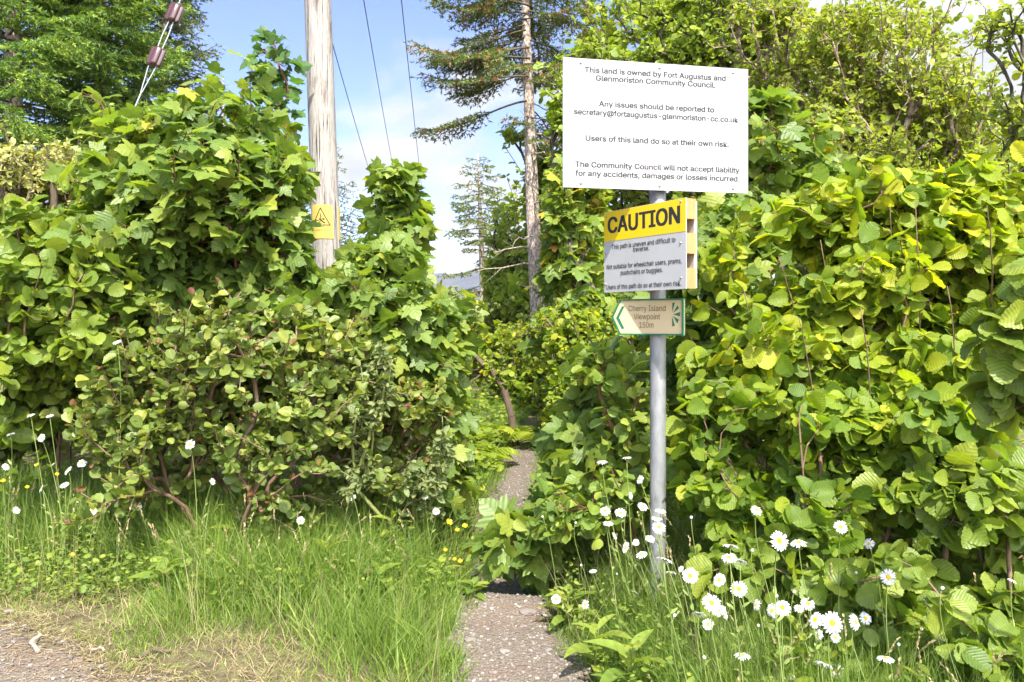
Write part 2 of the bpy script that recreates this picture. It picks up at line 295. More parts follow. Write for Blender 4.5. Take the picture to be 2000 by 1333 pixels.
def roadmat():
    m, nt, n, l = newmat('worn_gravel'); tco = n.new('ShaderNodeTexCoord')
    v = n.new('ShaderNodeTexVoronoi'); v.inputs['Scale'].default_value = 62; l.new(tco.outputs['Object'], v.inputs['Vector'])
    v2 = n.new('ShaderNodeTexVoronoi'); v2.inputs['Scale'].default_value = 150; l.new(tco.outputs['Object'], v2.inputs['Vector'])
    ns = n.new('ShaderNodeTexNoise'); ns.inputs['Scale'].default_value = 3.2; ns.inputs['Detail'].default_value = 8; l.new(tco.outputs['Object'], ns.inputs['Vector'])
    sp = n.new('ShaderNodeSeparateColor'); l.new(v.outputs['Color'], sp.inputs[0])
    stone = ramp(nt, sp.outputs[0], [(0, G(.12, .092, .068)), (.5, G(.225, .185, .148)), (.85, G(.32, .275, .225)), (1, G(.41, .36, .31))])
    dirt = ramp(nt, v2.outputs['Distance'], [(0, G(.22, .175, .13)), (1, G(.12, .09, .065))])
    mx = n.new('ShaderNodeMixRGB'); l.new(M_(nt, 'MULTIPLY', M_(nt, 'SUBTRACT', .36, v.outputs['Distance'], clamp=True), 6, clamp=True), mx.inputs[0]); l.new(dirt, mx.inputs[1]); l.new(stone, mx.inputs[2])
    m2 = n.new('ShaderNodeMixRGB'); l.new(M_(nt, 'MULTIPLY', M_(nt, 'SUBTRACT', ns.outputs[0], .50, clamp=True), 7, clamp=True), m2.inputs[0]); l.new(mx.outputs[0], m2.inputs[1]); m2.inputs[2].default_value = (.17, .12, .085, 1)
    b = n.new('ShaderNodeBump'); b.inputs['Strength'].default_value = .9; b.inputs['Distance'].default_value = .012; b.invert = True; l.new(M_(nt, 'ADD', v.outputs['Distance'], M_(nt, 'MULTIPLY', v2.outputs['Distance'], .4)), b.inputs['Height'])
    p = n.new('ShaderNodeBsdfPrincipled'); l.new(m2.outputs[0], p.inputs['Base Color']); p.inputs['Roughness'].default_value = .9; l.new(b.outputs[0], p.inputs['Normal'])
    o = n.new('ShaderNodeOutputMaterial'); l.new(p.outputs[0], o.inputs[0]); return m
grav = roadmat()
def strip(name, m, ts, left, right, lift, cross):
    V = []; us = np.linspace(0, 1, cross)
    for t in ts:
        a = np.array(left(t)); b = np.array(right(t))
        q = a[None]+(b-a)[None]*us[:, None]; z = H(q[:, 0], q[:, 1])+lift; z[0] -= .02; z[-1] -= .02; V.append(np.column_stack([q, z]))
    n = cross; i, j = np.meshgrid(np.arange(len(ts)-1), np.arange(n-1), indexing='ij'); a = (i*n+j).ravel()
    A = Acc(); A.add(np.concatenate(V), [np.stack([a, a+1, a+n+1, a+n], 1)]); return A.build(name, m)
wn = lambda t, k: .035*math.sin(t*7+k)+.02*math.sin(t*19+1+k*2)+.012*math.sin(t*47+k*3)
tag(strip('path', grav, np.arange(2.6, 20, .03), lambda t: (pcx(t)-pw(t)-wn(t, 0), t), lambda t: (pcx(t)+pw(t)+wn(t, 2), t), .014, 22), kind='structure')
rn = lambda x: float(road_edge(np.array(x)))+.02*math.sin(x*31)+.012*math.sin(x*67)
tag(strip('road', grav, np.arange(-9, 2.4, .035), lambda t: (t, -8), lambda t: (t, min(rn(t), 5.0)), .010, 130), kind='structure')

# ------------------------------------------------------------------ hills
A = Acc(); xs = np.linspace(-1100, 500, 150); ys = np.linspace(1500, 3000, 60); V = []
for y in ys:
    for x in xs:
        px = 1000+x/2500*F
        prof = np.interp(px, [500, 700, 800, 850, 872, 893, 908, 925, 945, 1000, 1100], [565, 560, 556, 541, 536, 545, 540, 533, 529, 545, 570])
        hh = (HOR-prof)/F*2500
        s = math.exp(-((y-2400)/520)**2) if y < 2400 else math.exp(-((y-2400)/300)**2)
        nz = mnoise.fractal(Vector((x*.008, y*.008, 3)), 1., 2., 6)
        V.append((x, y, -8+(hh+8)*s+nz*(7+12*(1-s))))
nx = len(xs); i, j = np.meshgrid(np.arange(len(ys)-1), np.arange(nx-1), indexing='ij'); a = (i*nx+j).ravel()
A.add(V, [np.stack([a, a+1, a+nx+1, a+nx], 1)])
tag(A.build('hills', surf('heather_and_rock', [(.38, G(.018, .022, .03)), (.48, G(.045, .042, .06)), (.56, G(.03, .045, .025)), (.66, G(.11, .105, .115))], (.02, .02, .03), detail=8, bump=.6, dist=8)), kind='structure')

# ------------------------------------------------------------------ growing woody plants
def grow(bases, targets, seg=.14, up=.35, lenw=.45):
    """connect every target to the nearest part of the plant grown so far; returns nodes, parents, terminal flags"""
    tg = np.asarray(targets); b = np.asarray(bases, float); c = b.mean(0)
    order = np.argsort(np.linalg.norm((tg-c)*[1, 1, .8], axis=1)+rng.normal(0, .1, len(tg)))
    cap = len(tg)*14+400; P = np.zeros((cap, 3)); par = np.full(cap, -1); pl = np.zeros(cap); dr = np.zeros((cap, 3)); n = 0
    for q in b: P[n] = q; dr[n] = (0, 0, 1); n += 1
    tips = []
    for t in tg[order]:
        d = t-P[:n]; ds = np.linalg.norm(d, axis=1)
        ang = (d*dr[:n]).sum(1)/np.maximum(ds, 1e-6)
        k = int(np.argmin(ds*(1.35-.35*ang)+lenw*pl[:n])); D = ds[k]
        if D < .02 or n > cap-30: continue
        ns = int(np.clip(D/seg, 2, 12)); c1 = P[k]+dr[k]*D*.38+np.array([0, 0, up*D*.25]); last = k; p0 = P[k].copy()
        wob = rv(1, D*.025)[0]
        for s in range(1, ns+1):
            u = s/ns; q = (1-u)**2*p0+2*u*(1-u)*c1+u*u*t+wob*math.sin(u*math.pi*1.5)
            P[n] = q; par[n] = last; v = q-P[last]; lv = np.linalg.norm(v)+1e-9; dr[n] = v/lv; pl[n] = pl[last]+lv; last = n; n += 1
        tips.append(last)
    P = P[:n]; par = par[:n]; cnt = np.zeros(n); cnt[tips] = 1
    for k in range(n-1, -1, -1):
        if par[k] >= 0: cnt[par[k]] += cnt[k]
    return P, par, cnt, dr[:n], np.array(tips)
def blobs_pts(blobs, n, rough=.62, gap=.13):
    """blobs: (px, py, depth, half width px, half height px, half depth m, weight)"""
    w = np.array([b[3]*b[4]*(b[6] if len(b) > 6 else 1) for b in blobs], float); w /= w.sum(); out = []; off = rng.uniform(0, 50, 3)
    sc = 1.0/(np.mean([b[5] for b in blobs])*.9+.08)
    while sum(map(len, out)) < n:
        for b, k in zip(blobs, rng.multinomial(n, w)):
            u = unit(rv(k)); r = rng.random((k, 1))**(1/2.6); w1 = rng.random((k, 1)); r = np.where(w1 < .16, rng.uniform(.95, 1.35, (k, 1)), r); r = np.where(w1 < .035, rng.uniform(1.3, 1.7, (k, 1)), r)
            c = at(b[0], b[1], b[2]); s = b[2]/F; q = u*r
            f = np.array([1+rough*mnoise.noise(Vector(tuple((c+v)*2.1+off))) for v in u])[:, None]
            p = c+q*f*np.array([b[3]*s, b[5], b[4]*s])
            g = np.array([mnoise.noise(Vector(tuple(v*sc+off))) for v in p]) if k else np.zeros(0)
            out.append(p[g > -gap])
    q = np.concatenate(out); return q[rng.permutation(len(q))[:n]]
# open sight lines of the place (photo columns and rows, depth range) where nothing grows: past the pole, past the post, along the path
CLEAR = [(566, 700, -500, 528, 0, 6.4), (1245, 1325, 560, 960, 0, 4.2), (895, 1062, 640, 1015, 0, 7.2), (870, 950, 960, 1130, 0, 4.8), (215, 330, -100, 232, 0, 6), (0, 150, -100, 330, 0, 6), (890, 1010, 700, 1000, 0, 5.6), (1000, 1060, 760, 960, 0, 9.5), (965, 1060, 800, 960, 0, 12.5), (930, 1040, 700, 800, 0, 7.8), (1040, 1150, 540, 750, 0, 7.5), (905, 1072, 640, 960, 0, 9.3), (1015, 1072, 200, 605, 0, 13.5), (1040, 1095, 740, 850, 0, 7.5), (808, 948, 462, 592, 0, 30), (690, 860, -300, 330, 0, 30)]
def plant(name, label, cat, base, blobs, n, leaf, mat, size, bark='twig', per=3, ntw=3, petiole=.5, group=None, r0=.003, rmax=.012,
          spread=.12, nbase=3, seg=.14, up=.35, upn=.8, out=.5, droop=.25, var=.3, redtip=False, clus=1.0, thick=.5, maxc=3, trunkname='stems', crownname='foliage',
          pbias=0., extra=None, lenw=.45, cluster=None, lift=0, shoots=()):
    """a woody plant: thing > stems, foliage"""
    bx, by = base; bz = float(H(bx, by))
    o = empty(name, (bx, by, bz), label, cat, group)
    bases = [(bx+rng.normal(0, spread), by+rng.normal(0, spread), bz-.03) for _ in range(nbase)]
    tg = blobs_pts(blobs, n)
    if extra is not None: tg = np.vstack([tg, extra])
    
    pxx = 1000+tg[:, 0]/tg[:, 1]*F; pyy = HOR+(CH-tg[:, 2])/tg[:, 1]*F; ok = np.ones(len(tg), bool)
    for (x0, x1, y0, y1, ymin, ymax) in CLEAR: ok &= ~((pxx > x0) & (pxx < x1) & (pyy > y0) & (pyy < y1) & (tg[:, 1] > ymin) & (tg[:, 1] < ymax))
    tg = tg[ok]
    tg[:, 2] = np.maximum(tg[:, 2], H(tg[:, 0], tg[:, 1])+.06+lift)
    P, par, cnt, dr, tips = grow(bases, tg, seg, up, lenw)
    rad = np.minimum(r0*np.maximum(cnt, 1)**thick, rmax)
    e = np.nonzero(par >= 0)[0]
    st = Acc(); isb = np.zeros(len(P), bool)
    st.tubes(P[par[e]], P[e], np.minimum(rad[par[e]], rad[e]*1.5), rad[e], 6)
    for (x0, y0, x1, y1, Yd) in shoots:
        a_, b_ = at(x0, y0, Yd), at(x1, y1, Yd+.25); tt_ = np.linspace(0, 1, 9)[:, None]; st.chain(b_+(a_-b_)*tt_+np.array([.02, 0, 0])*np.sin(tt_*3)+rng.normal(0, .002, (9, 3)), np.linspace(.0052, .002, 9), 7)
    # leaves on the thin ends
    te = e[cnt[e] <= maxc]; rep = np.repeat(te, per); m = len(rep)
    u = rng.random(m)[:, None]; p = P[par[rep]]*(1-u)+P[rep]*u
    tp = np.repeat(tips, ntw); p = np.vstack([p, P[tp]]); base_d = np.vstack([dr[rep], dr[tp]]); m = len(p)
    side = unit(rv(m)+np.array([0, 0, .25])); side = unit(side-(side*base_d).sum(1, keepdims=True)*base_d*.6)
    cen = P.mean(0); outv = unit((p-cen)*np.array([1, 1, .4]))
    d = unit(base_d*.55+side*1.0+outv*out*.6)
    sz = size*np.clip(np.exp(rng.normal(-.06, var*1.15, m)), .3, 1.6)
    pe = p+d*(sz*petiole)[:, None]
    if petiole > .3 and size > .06: st.tubes(p, pe, size*.018, size*.013, 3)
    ld = unit(d*np.array([1, 1, .5])+np.array([0, 0, -droop])+rv(m, .32))
    nn = unit(np.array([0, -.12, upn])+outv*out*.8+rv(m, .75))
    rnd = np.clip(rng.beta(2.2, 2.6, m)*.86+.10*sst(.2, 1., (p[:, 2]-P[:, 2].min())/(np.ptp(P[:, 2])+1e-6)), 0, 1)
    if redtip:
        k = len(tp); young = np.arange(m-k, m); pick = young[rng.random(k) < redtip]; rnd[pick] = rng.uniform(.9, 1, len(pick)); sz[pick] *= .62
    rnd += pbias
    A = Acc(); tm = T[leaf]; ch = rng.integers(0, len(tm), m)
    for k, tt in enumerate(tm):
        s = ch == k; A.inst(tt, pe[s], ld[s], nn[s], sz[s], np.clip(rnd[s], 0, 1))
    st.build(trunkname, BK[bark], o); A.build(crownname, LM[mat], o)
    return o
# ------------------------------------------------------------------ conifers
def spruce(name, label, trunk_pts, trunk_r, zr, L0, nb, mat, seed, needle=.045, nw=.012, droop=.35, tipup=.25, skip=None, azr=None, cones=.1, sub=.085, dead=0, group=None, shape=None, dens=.022):
    """conifer: thing > trunk (with limbs), crown (needle sprays); zr = heights that carry branches"""
    rs = np.random.default_rng(seed); tp = np.array(trunk_pts, float)
    o = empty(name, (tp[0][0], tp[0][1], float(H(tp[0][0], tp[0][1]))), label, 'tree', group)
    st = Acc(); zz = np.linspace(tp[0][2], tp[-1][2], 26); cx = np.interp(zz, tp[:, 2], tp[:, 0]); cy_ = np.interp(zz, tp[:, 2], tp[:, 1])
    rr = trunk_r*(1-.86*(zz-zz[0])/(zz[-1]-zz[0])); st.chain(np.stack([cx, cy_, zz], 1), rr, 10)
    NA, NB = [], []; lb = Acc()                          # needle-bearing segments
    top = tp[-1][2]
    for k in range(nb):
        u = (k+rs.random())/nb; z = zr[0]+(zr[1]-zr[0])*u; az = k*2.399+rs.normal(0, .4)
        if azr and rs.random() < azr[2]: az = rs.uniform(azr[0], azr[1])
        if skip and skip(z, az, rs): continue
        fr = max(.02, (top-z)/(top-tp[0][2])); Lb = (shape(z) if shape else L0*min(1, fr*1.25+.05))*rs.uniform(.5, 1.15)
        O = np.array([np.interp(z, tp[:, 2], tp[:, 0]), np.interp(z, tp[:, 2], tp[:, 1]), z]); out = np.array([math.sin(az), math.cos(az), 0]); side = np.array([out[1], -out[0], 0])
        rise = .25*u+rs.normal(0, .06); droop_ = droop; droop = droop_*rs.uniform(.75, 1.2) ; n = max(4, int(Lb/.16)); s = np.linspace(0, 1, n)
        pts = O+out[None]*(Lb*s)[:, None]+np.array([0, 0, 1])[None]*(Lb*(rise*s-droop*s**1.5+tipup*s**3))[:, None]+side[None]*(Lb*.08*np.sin(s*3+az))[:, None]
        lb.chain(pts, np.linspace(.008+.007*Lb, .003, n), 5)
        bare = rs.uniform(.12, .3)
        for i in range(n-1):
            if s[i] > bare: NA.append(pts[i]); NB.append(pts[i+1])
        m = int(Lb*(1-bare)/(sub*.75)); 
        for q in range(m):
            t = bare+(1-bare)*(q+rs.random()*.6)/m; bp = np.array([np.interp(t, s, pts[:, c]) for c in range(3)])
            sg = 1 if q % 2 else -1; bl = Lb*.42*(1-t)**.7+.10; bl *= rs.uniform(.6, 1.2)
            dd = unit(out*.75+side*sg*.8+np.array([0, 0, -.12])); e1 = bp+dd*bl*.5+np.array([0, 0, -.05*bl]); e2 = bp+dd*bl+np.array([0, 0, -droop*.55*bl])
            NA += [bp, e1]; NB += [e1, e2]; lb.tubes([bp, e1], [e1, e2], [.004, .003], [.003, .0015], 4)
            for w in range(int(bl/.07)):
                f = (w+.5)/max(1, int(bl/.07)); c = bp+(e2-bp)*f; s2 = unit(dd*.7+np.cross(dd, [0, 0, 1])*(1 if w % 2 else -1)*.8+np.array([0, 0, -.55*rs.random()])); l2 = (.22*(1-f)+.07)*rs.uniform(.6, 1.2)
                NA.append(c); NB.append(c+s2*l2)
        droop = droop_
    for k in range(dead):                               # bare snags
        z = rs.uniform(tp[0][2]+2., zr[0]+.8); az = rs.uniform(0, 6.28); O = np.array([np.interp(z, tp[:, 2], tp[:, 0]), np.interp(z, tp[:, 2], tp[:, 1]), z]); out = np.array([math.sin(az), math.cos(az), 0]); Ld = rs.uniform(.4, 1.6); s = np.linspace(0, 1, 7)
        pts = O+out*(Ld*s)[:, None]+np.array([0, 0, 1])*(Ld*(-.1*s-.1*s*s))[:, None]+rs.normal(0, .02, (7, 3)); st.chain(pts, np.linspace(.018, .004, 7), 5)
        for w in range(4): c = pts[2+w]; st.tubes([c], [c+unit(out+rs.normal(0, .6, 3))*Ld*.3], .005, .002, 4)
    NA = np.array(NA); NB = np.array(NB); ln = np.linalg.norm(NB-NA, axis=1); kk = np.maximum(1, (ln/dens).astype(int)); idx = np.repeat(np.arange(len(NA)), kk)
    m = len(idx); u = rs.random(m)[:, None]; p = NA[idx]*(1-u)+NB[idx]*u; d0 = unit(NB-NA)[idx]
    sd_ = unit(rs.normal(0, 1, (m, 3))+np.array([0, 0, .25])); d = unit(d0*.8+sd_*.75)
    A = Acc(); br = rs.random(len(NA))[idx]; base = .25*rs.random(m)+.62*br
    if cones: base = np.where(rs.random(len(NA))[idx] < cones, rs.uniform(.93, 1, m), np.minimum(base, .86))
    A.inst(T['ndl'][0], p, d, unit(rs.normal(0, 1, (m, 3))+[0, 0, 1]), needle*1.15*rs.uniform(.7, 1.2, m), base, nw*1.2/needle)
    st.build('trunk', BK['spruce'], o); lb.build('limbs', BK['limb'], o); A.build('crown', LM[mat], o); return o
def trunk(px0, py0, px1, py1, Y, zb=None):
    """trunk line through two photo points at depth Y, carried down to the ground"""
    a = at(px0, py0, Y); b = at(px1, py1, Y); g = float(H(a[0], Y)); k = (g-.1-b[2])/(a[2]-b[2]); return [tuple(b+(a-b)*k), tuple(a)]
# ------------------------------------------------------------------ signs
class Board:
    def __init__(s, px, YL, YR, pyT, pyB):
        """board from photo columns px=(left, right) at depths YL, YR; rows give the top (left) and the height"""
        a = at(px[0], pyT, YL); b = at(px[1], pyT, YR); b[2] = a[2]
        s.o = a; s.W = np.linalg.norm(b-a); s.ex = (b-a)/s.W; s.h = (pyB-pyT)/F*YL; s.dn = np.array([0, 0, -1.]); s.n = unit(np.cross(s.ex, [0, 0, 1.]))
        if s.n[1] > 0: s.n = -s.n
    def P(s, u, v, w=0): return s.o+s.ex*u+s.dn*v+s.n*w
    def uv(s, px, py):
        d = np.array([(px-1000)/F, 1, -(py-HOR)/F]); c = np.array([0, 0, CH]); t = ((s.o-c)@s.n)/(d@s.n); q = c+d*t-s.o; return q@s.ex, q@s.dn
    def slab(s, A, u0, u1, v0, v1, w0, w1): A.box(s.P(u0, v1, w0), s.ex*(u1-u0), s.n*(w1-w0), -s.dn*(v1-v0))
    def poly(s, A, pts, w0, w1):
        n = len(pts); v = [s.P(u, q, w1) for u, q in pts]+[s.P(u, q, w0) for u, q in pts]
        A.add(v, [[tuple(range(n-1, -1, -1))], [tuple(range(n, 2*n))]]); A.add(v, [[(i, (i+1) % n, (i+1) % n+n, i+n) for i in range(n)]])
import os
try: FONT = bpy.data.fonts.load(os.path.join(bpy.utils.resource_path('LOCAL'), 'datafiles', 'fonts', 'Inter.woff2'))   # Blender's own interface font
except Exception: FONT = None
def text_mesh(body, offset=0.):
    c = bpy.data.curves.new('t', 'FONT'); c.body = body
    if FONT: c.font = FONT
    c.size = 1; c.offset = offset; c.resolution_u = 3
    o = bpy.data.objects.new('t', c); COL.objects.link(o); bpy.context.view_layer.update()
    me = o.evaluated_get(bpy.context.evaluated_depsgraph_get()).to_mesh()
    v = np.array([tuple(q.co) for q in me.vertices]); f = [tuple(p.vertices) for p in me.polygons]
    o.evaluated_get(bpy.context.evaluated_depsgraph_get()).to_mesh_clear(); bpy.data.objects.remove(o); bpy.data.curves.remove(c)
    return v, f
capH = np.ptp(text_mesh('H')[0][:, 1])
def text(A, B, body, px0, px1, py, cap, bold=0., w=.0009):
    """line of text from photo columns px0..px1, baseline at photo row py (at px0), cap height in m; bold = stroke thickening in em"""
    u0, vb = B.uv(px0, py); u1, _ = B.uv(px1, py); v, f = text_mesh(body)
    x = (v[:, 0]-v[:, 0].min())/np.ptp(v[:, 0])*(u1-u0)+u0; y = v[:, 1]/capH*cap; em = cap/capH; sx = (u1-u0)/np.ptp(v[:, 0])
    by = {}
    for t in f: by.setdefault(len(t), []).append(t)
    for k, (dx, dy) in enumerate(((0, 0),) if not bold else ((-1, -.4), (1, -.4), (-1, .4), (1, .4), (-.35, 0), (.35, 0))):
        q = B.o+(x+dx*bold*sx)[:, None]*B.ex+(vb-y-dy*bold*em)[:, None]*B.dn+B.n*(w+.00012*k); A.add(q, list(by.values()))
def plain(name, c, rough=.4, spec=.5, metal=0, bump=.03):
    k = [x*.93 for x in c]; return surf(name, [(.3, G(*k)), (.7, G(*c))], (7, 7, 7), rough=rough, spec=spec, metal=metal, bump=bump, dist=.002)
m_white = surf('white_sign_face', [(.34, G(.36, .365, .35)), (.48, G(.43, .43, .425)), (.7, G(.45, .45, .45))], (5, 5, 2.2), detail=9, rough=.5, spec=.25, bump=0); m_grey = plain('grey_print', (.05, .05, .058), .6, spec=.2); m_black = plain('black_print', (.02, .02, .022), .5)
m_yel = plain('yellow_print', (.80, .55, .004), .4); m_cream = plain('cream_panel', (.66, .53, .31), .6, spec=.2); m_green = plain('green_paint', (.012, .15, .07), .4)
m_brn = plain('olive_print', (.17, .13, .03), .5); m_steel = surf('galvanised_steel', [(.32, G(.19, .195, .20)), (.5, G(.28, .285, .29)), (.62, G(.32, .325, .33)), (.72, G(.25, .22, .19))], (22, 22, 9), rough=.5, metal=.35, bump=.05, dist=.002)
m_wood = surf('new_softwood', [(.3, G(.40, .20, .08)), (.7, G(.54, .30, .13))], (40, 40, 6), rough=.7, bump=.2, dist=.002)
m_screw = plain('screw_steel', (.42, .42, .42), .35, metal=.8); m_pale = plain('pale_backing', (.42, .39, .33), .6)
PX, PY = at(1285, 625, 3.85)[:2]
A = Acc(); gz = float(H(PX, PY)); A.chain([(PX, PY, gz-.1), (PX, PY, 1.5), (PX, PY, 2.70)], [.0385]*3, 28); A.chain([(PX, PY, 2.70), (PX, PY, 2.712), (PX, PY, 2.716)], [.0405, .0405, .03], 28)
post = A.build('sign_post', m_steel); tag(post, 'round grey galvanised steel post carrying the three signs', 'signpost')
def screws(B, parent, uvs, m=None, r=.006):
    for u, v in uvs: A = Acc(); A.chain([B.P(u, v, .001), B.P(u, v, .0035), B.P(u, v, .005)], [r, r*.9, r*.45], 10); A.build('screw', m or m_screw, parent)
# top notice board
B1 = Board((1099.5, 1461), 3.69, 3.87, 112, 365.3); B1.h = .602
r_ = empty('notice_board', tuple(B1.P(B1.W/2, B1.h)), 'large white board with grey writing about land ownership, topmost on the post', 'sign')
A = Acc(); B1.slab(A, 0, B1.W, 0, B1.h, -.004, 0); A.build('panel', m_white, r_, False)
t_ = B1.uv(1285, 200)[0]
for a in (.12, .42):
    A = Acc(); B1.slab(A, .06, B1.W-.06, a, a+.05, -.03, -.0045); A.build('back_rail', m_steel, r_, False)
    A = Acc(); B1.slab(A, t_-.055, t_+.055, a+.005, a+.035, -.055, -.031); A.build('clamp', m_steel, r_, False)
A = Acc()
def crop(x, y): return 1080+x/2.2976, 90+y/2.2976
for s, x0, x1, y in (('This land is owned by Fort Augustus and', 143, 774, 118), ('Glenmoriston Community Council.', 193, 728, 156), ('Any issues should be reported to', 207, 722, 271),
                     ('secretary@fortaugustus-glenmoriston-cc.co.uk', 95, 830, 306), ('Users of this land do so at their own risk.', 147, 788, 425), ('The Community Council will not accept liability', 100, 836, 542), ('for any accidents, damages or losses incurred.', 101, 836, 582)):
    p0 = crop(x0, y); p1 = crop(x1, y); text(A, B1, s, p0[0], p1[0], p0[1], .0245, .024)
A.build('lettering', m_grey, r_, False)
screws(B1, r_, [(B1.W*a, B1.h*b) for a in (.092, .51, .915) for b in (.035, .965)], r=.007)
# caution sign
B2 = Board((1180, 1340), 3.99, 3.497, 415.6, 572); B2.h = .401
r_ = empty('caution_sign', tuple(B2.P(B2.W/2, B2.h)), 'yellow and white CAUTION sign on wooden battens, turned towards the path', 'sign')
A = Acc(); B2.slab(A, 0, B2.W, 0, B2.h, -.004, 0); A.build('panel', m_white, r_, False)
A = Acc(); B2.slab(A, .0015, B2.W-.0015, .0015, B2.h*.368, .0002, .0012); A.build('yellow_band', m_yel, r_, False)
A = Acc()
text(A, B2, 'CAUTION', 1188.5, 1327.5, crop(0, 841)[1], .075, .030, .0016)
for s, x0, x1, y in (('This path is uneven and difficult to', 265, 550, 913), ('traverse.', 360, 431, 924), ('Not suitable for wheelchair users, prams,', 242, 578, 1003), ('pushchairs or buggies.', 305, 493, 1028), ('Users of this path do so at their own risk.', 241, 576, 1093)):
    p0 = crop(x0, y); p1 = crop(x1, y); text(A, B2, s, p0[0], p1[0], p0[1], .0215, .008)
A.build('lettering', m_black, r_, False)
screws(B2, r_, [B2.uv(*crop(*q)) for q in ((240, 768), (575, 698), (240, 932), (574, 884), (237, 1070), (575, 1040))], r=.0055)
for v0 in (.002, .155, .309):
    A = Acc(); B2.slab(A, .01, B2.W+.001, v0, v0+.09, -.058, -.0045); A.build('batten', m_wood, r_, False)
for u0 in (.05, B2.W-.075):
    A = Acc(); B2.slab(A, u0, u0+.063, .01, B2.h-.005, -.078, -.0585); A.build('back_board', m_pale, r_, False)
t_ = B2.uv(1285, 480)[0]
for v0 in (.03, .34): A = Acc(); A.box(B2.P(t_-.02, v0+.03, -.0785), B2.ex*.06, -B2.n*.03, -B2.dn*.03); A.build('bracket', m_steel, r_, False)
# finger post sign
B3 = Board((1211, 1335.5), 3.90, 3.72, 585, 653); B3.h = .1735
r_ = empty('direction_sign', tuple(B3.P(B3.W/2, B3.h)), 'cream and green arrow-shaped wooden sign to a viewpoint, lowest on the post', 'sign')
tip = -.043; h = B3.h; Wd = B3.W
A = Acc(); B3.poly(A, [(0, 0), (Wd, 0), (Wd, h), (0, h), (tip, h/2)], -.014, 0); A.build('panel', m_cream, r_, False)
A = Acc(); q = .007
def bar(p, r): 
    p = np.array(p); r = np.array(r); d = (r-p)/np.linalg.norm(r-p); nn = np.array([-d[1], d[0]])*q; c = h/2
    B3.poly(A, [tuple(p), tuple(r), tuple(r+nn-d*0), tuple(p+nn)], -.018, .008)
bar((0, 0), (Wd, 0)); bar((Wd, q), (Wd, h-q)); bar((Wd, h), (0, h)); bar((0, h), (tip, h/2)); bar((tip, h/2), (0, 0)); A.build('frame', m_green, r_, False)
A = Acc(); k = lambda x, y: B3.uv(1170+x/11.11, 560+y/11.11)
B3.poly(A, [k(500, 430), k(558, 428), k(435, 675), k(372, 680)], .0003, .0016); B3.poly(A, [k(372, 681), k(435, 676), k(552, 910), k(492, 915)], .0003, .0016); A.build('arrow', m_green, r_, False)
A = Acc()
for p in (((1590, 350), (1650, 357), (1592, 560)), ((1700, 408), (1738, 472), (1612, 572)), ((1757, 553), (1755, 648), (1612, 606)), ((1735, 722), (1698, 800), (1612, 640)), ((1645, 850), (1590, 866), (1588, 652))):
    B3.poly(A, [k(*z) for z in p], .0003, .0016)
A.build('viewpoint_symbol', m_green, r_, False)
A = Acc()
for s, x0, x1, y in (('Cherry Island', 642, 1447, 535), ('Viewpoint', 755, 1325, 712), ('150m', 876, 1182, 892)):
    p0 = (1170+x0/11.11, 560+y/11.11); text(A, B3, s, p0[0], 1170+x1/11.11, p0[1], .0265, .004)
A.build('lettering', m_brn, r_, False)
A = Acc(); t_ = B3.uv(1285, 610)[0]
A.box(B3.P(t_-.03, .12, -.0145), B3.ex*.06, -B3.n*.035, -B3.dn*.06); A.build('bracket', m_steel, r_, False)

# ------------------------------------------------------------------ electricity pole, its plate, stay and wires
def polemat():
    m, nt, n, l = newmat('weathered_pole'); tco = n.new('ShaderNodeTexCoord')
    def nz(sc, det, ro=.6):
        mpn = n.new('ShaderNodeMapping'); mpn.inputs['Scale'].default_value = sc; l.new(tco.outputs['Object'], mpn.inputs[0]); k = n.new('ShaderNodeTexNoise'); k.inputs['Scale'].default_value = 1; k.inputs['Detail'].default_value = det; k.inputs['Roughness'].default_value = ro; l.new(mpn.outputs[0], k.inputs['Vector']); return k.outputs[0]
    grain = nz((110, 110, 6), 9, .75); blot = nz((16, 16, 4), 8, .75); crack = nz((75, 75, 1.8), 5, .6)
    base = ramp(nt, grain, [(.30, G(.13, .115, .10)), (.46, G(.29, .265, .24)), (.7, G(.43, .405, .37))])
    mx = n.new('ShaderNodeMixRGB'); l.new(M_(nt, 'MULTIPLY', M_(nt, 'SUBTRACT', blot, .54, clamp=True), 7, clamp=True), mx.inputs[0]); l.new(base, mx.inputs[1]); mx.inputs[2].default_value = (.17, .12, .10, 1)
    m2 = n.new('ShaderNodeMixRGB'); l.new(M_(nt, 'MULTIPLY', M_(nt, 'SUBTRACT', crack, .565, clamp=True), 22, clamp=True), m2.inputs[0]); l.new(mx.outputs[0], m2.inputs[1]); m2.inputs[2].default_value = (.05, .038, .03, 1)
    b = n.new('ShaderNodeBump'); b.inputs['Strength'].default_value = .6; b.inputs['Distance'].default_value = .006; l.new(M_(nt, 'SUBTRACT', grain, M_(nt, 'MULTIPLY', crack, 1.2)), b.inputs['Height'])
    p = n.new('ShaderNodeBsdfPrincipled'); l.new(m2.outputs[0], p.inputs['Base Color']); p.inputs['Roughness'].default_value = .85; l.new(b.outputs[0], p.inputs['Normal'])
    o = n.new('ShaderNodeOutputMaterial'); l.new(p.outputs[0], o.inputs[0]); return m
p0, p1 = at(656, 1000, 6.5), at(620.5, 0, 6.5); ptop = p1+(p1-p0)*.75; pg = p0.copy(); pg[2] = -.1
A = Acc(); A.chain([pg, p0, p1, ptop], [.125, .12, .107, .095], 32); pr = empty('utility_pole', tuple(pg), 'tall weathered grey wooden electricity pole rising behind the sycamore', 'pole'); A.build('pole_shaft', polemat(), pr)
ax = unit(p1-p0); pc = lambda py: p0+(p1-p0)*((1000-py)/1000.)
def pr_r(py): return .12+(.107-.12)*(1000-py)/1000
